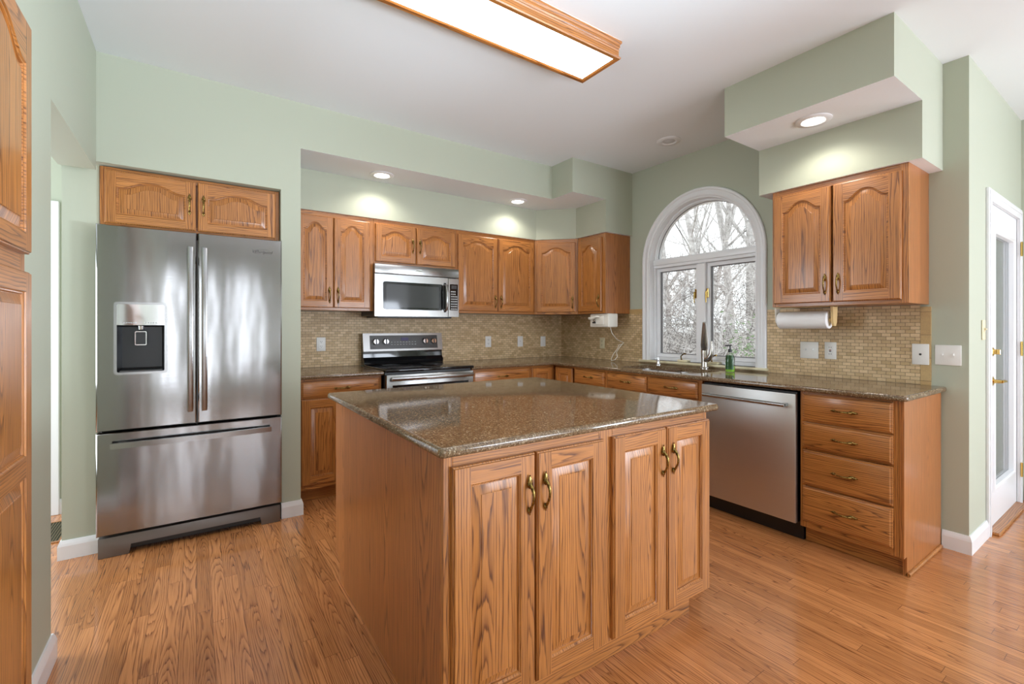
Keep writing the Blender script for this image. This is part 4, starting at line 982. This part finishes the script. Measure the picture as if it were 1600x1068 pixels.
# ------------------------------------------------------------------ floor register in the hall doorway
r = thing('floor_register', 'bronze floor register in the hall floor beyond the doorway', 'floor register', (-.735, 3.90, 0))
mb = MB(); mb.prism([(-.09, -.20), (.09, -.20), (.09, .20), (-.09, .20)], XY, .0005, .006, M['oak'], holes=[[(-.07, -.18), (.07, -.18), (.07, .18), (-.07, .18)]]); obj('frame', mb, r)
mb = MB(); mb.box(-.07, .07, -.18, .18, .0004, .002, M['darkbrass'])
for k in range(11): mb.box(-.07 + k * .0135, -.065 + k * .0135, -.18, .18, .002, .005, M['register'])
obj('grille', mb, r)

# ------------------------------------------------------------------ outdoors: ground, bare trees, brush
mb = MB(); bm = bmesh.new(); GN = 24
for i in range(GN + 1):
    for j in range(GN + 1): bm.verts.new((4 + i * 2.2, -8 + j * 2.2, -.9 + .06 * i + .12 * math.sin(i * 1.3) * math.cos(j * .9)))
bm.verts.ensure_lookup_table()
for i in range(GN):
    for j in range(GN): k = i * (GN + 1) + j; bm.faces.new((bm.verts[k], bm.verts[k + GN + 1], bm.verts[k + GN + 2], bm.verts[k + 1]))
mb.take(bm, M['ground']); struct('ground', mb, 60)
def tree_mb(h, r0, seed, mat, lean=0., depth=4, spread=.9):
    R = random.Random(seed); mb = MB(); bm = bmesh.new()
    def limb(p, d, L, rad, lv):
        n_ = 5 if lv == 0 else 4; pts = [p.copy()]; dd = d.copy(); q = p.copy()
        for i in range(n_):
            dd = (dd + Vector((R.uniform(-1, 1), R.uniform(-1, 1), R.uniform(-.5, .9))) * (.10 if lv == 0 else .26)).normalized(); q = q + dd * (L / n_); pts.append(q.copy())
        rs = [rad * (1 - .7 * i / n_) for i in range(n_ + 1)]; segs = 7 if lv == 0 else (5 if lv == 1 else 3)
        prev = None
        for i, c_ in enumerate(pts):
            t = (pts[min(i + 1, n_)] - pts[max(i - 1, 0)]).normalized(); a = t.orthogonal().normalized(); b_ = t.cross(a)
            ring = [bm.verts.new(c_ + (a * math.cos(2 * PI * k / segs) + b_ * math.sin(2 * PI * k / segs)) * rs[i]) for k in range(segs)]
            if prev:
                for k in range(segs): bm.faces.new((prev[k], prev[(k + 1) % segs], ring[(k + 1) % segs], ring[k]))
            prev = ring
        if lv < depth:
            kids = (11, 6, 5, 3, 2)[lv]
            for k in range(kids):
                f = R.uniform(.12 if lv == 0 else .2, 1.); i = min(int(f * n_), n_ - 1); pp = pts[i].lerp(pts[i + 1], f * n_ - i)
                ax = dd.orthogonal().normalized(); ax = Matrix.Rotation(R.uniform(0, 2 * PI), 3, dd) @ ax
                nd = (dd * R.uniform(.3, .9) + ax * spread + Vector((0, 0, .15))).normalized()
                limb(pp, nd, L * R.uniform(.32, .55) * (1.15 - .5 * f), max(rad * (1 - .7 * f) * R.uniform(.35, .6), .004), lv + 1)
    limb(Vector((0, 0, 0)), Vector((lean, lean * .5, 1)).normalized(), h, r0, 0)
    mb.take(bm, mat); return mb
spots = [(8.2, 5.0, 8, .11, 'bare grey tree nearest the right window pane'), (9.8, 7.6, 9, .13, 'leaning bare tree nearest the left window pane'), (11.5, 6.4, 11, .17, 'bare tree with thick trunk behind the window mullion'),
         (13.5, 9.9, 12, .16, 'bare tree seen at the left edge of the window'), (15.0, 7.9, 13, .24, 'thickest bare trunk seen through the right half of the arch'), (16.5, 10.9, 12, .15, 'slim bare tree behind the left pane'),
         (19., 11.2, 14, .2, 'distant bare tree over the window transom'), (20., 13.6, 14, .18, 'distant bare tree at the far left of the wood'), (13., 1.9, 11, .16, 'bare tree seen through the glazed door'), (9.5, 1.2, 9, .12, 'bare tree close outside the glazed door')]
for i, (x, y_, h, r0, lab) in enumerate(spots):
    o = obj('bare_tree', tree_mb(h, r0 * .72, 40 + i, M['bark'], .12 * math.sin(i * 2.1), 4), None, 60); o.location = (x, y_, -1.1 + .027 * (x - 4)); o.rotation_euler = (0, 0, i * 1.7)
    tag(o, lab, 'tree', 'bare winter trees')
R = random.Random(5)
for nm, mat, cnt, lab in (('brush', M['twig'], 3200, 'tangle of pale twigs and saplings outside the window'), ('undergrowth', M['twigdark'], 2600, 'thin grey branches tangled between the trees')):
    mb = MB(); bm = bmesh.new()
    for k in range(cnt):
        x = R.uniform(7.5, 19); f = R.uniform(.44, .92); yv = x * f; zb = -1. + .027 * (x - 4)
        p = Vector((x, yv, zb + R.uniform(0, .35 * x - 1.))); d = Vector((R.uniform(-1, 1), R.uniform(-1, 1), R.uniform(-.25, 1.1))).normalized(); L = R.uniform(.5, 1.7); rr = R.uniform(.003, .008) * (x / 9)
        pts = [p]
        for q in range(4): d = (d + Vector((R.uniform(-1, 1), R.uniform(-1, 1), R.uniform(-1, 1))) * .4).normalized(); pts.append(pts[-1] + d * L / 4)
        prev = None
        for i, c_ in enumerate(pts):
            t = (pts[min(i + 1, 4)] - pts[max(i - 1, 0)]).normalized(); a = t.orthogonal().normalized(); b_ = t.cross(a); s_ = rr * (1 - .18 * i)
            ring = [bm.verts.new(c_ + (a * math.cos(2 * PI * k_ / 3) + b_ * math.sin(2 * PI * k_ / 3)) * s_) for k_ in range(3)]
            if prev:
                for k_ in range(3): bm.faces.new((prev[k_], prev[(k_ + 1) % 3], ring[(k_ + 1) % 3], ring[k_]))
            prev = ring
    mb.take(bm, mat); o = obj(nm, mb, None, 60); tag(o, lab, 'brush'); o['kind'] = 'stuff'
mb = MB(); bm = bmesh.new()
for k in range(1500):
    c_ = Vector((R.gauss(0, .30), R.gauss(0, .16), R.uniform(-1.35, .05) + abs(R.gauss(.3, .4)))); a = Vector((R.uniform(-1, 1), R.uniform(-1, 1), R.uniform(-1, 1))).normalized(); b_ = a.orthogonal().normalized()
    bm.faces.new([bm.verts.new(c_ + a * .036), bm.verts.new(c_ + b_ * .016), bm.verts.new(c_ - a * .036), bm.verts.new(c_ - b_ * .016)])
mb.take(bm, M['leaf']); o = obj('green_shrub', mb, None, 0); o.location = (7.0, 3.72, .35); tag(o, 'small evergreen shrub low outside the right window pane', 'shrub')
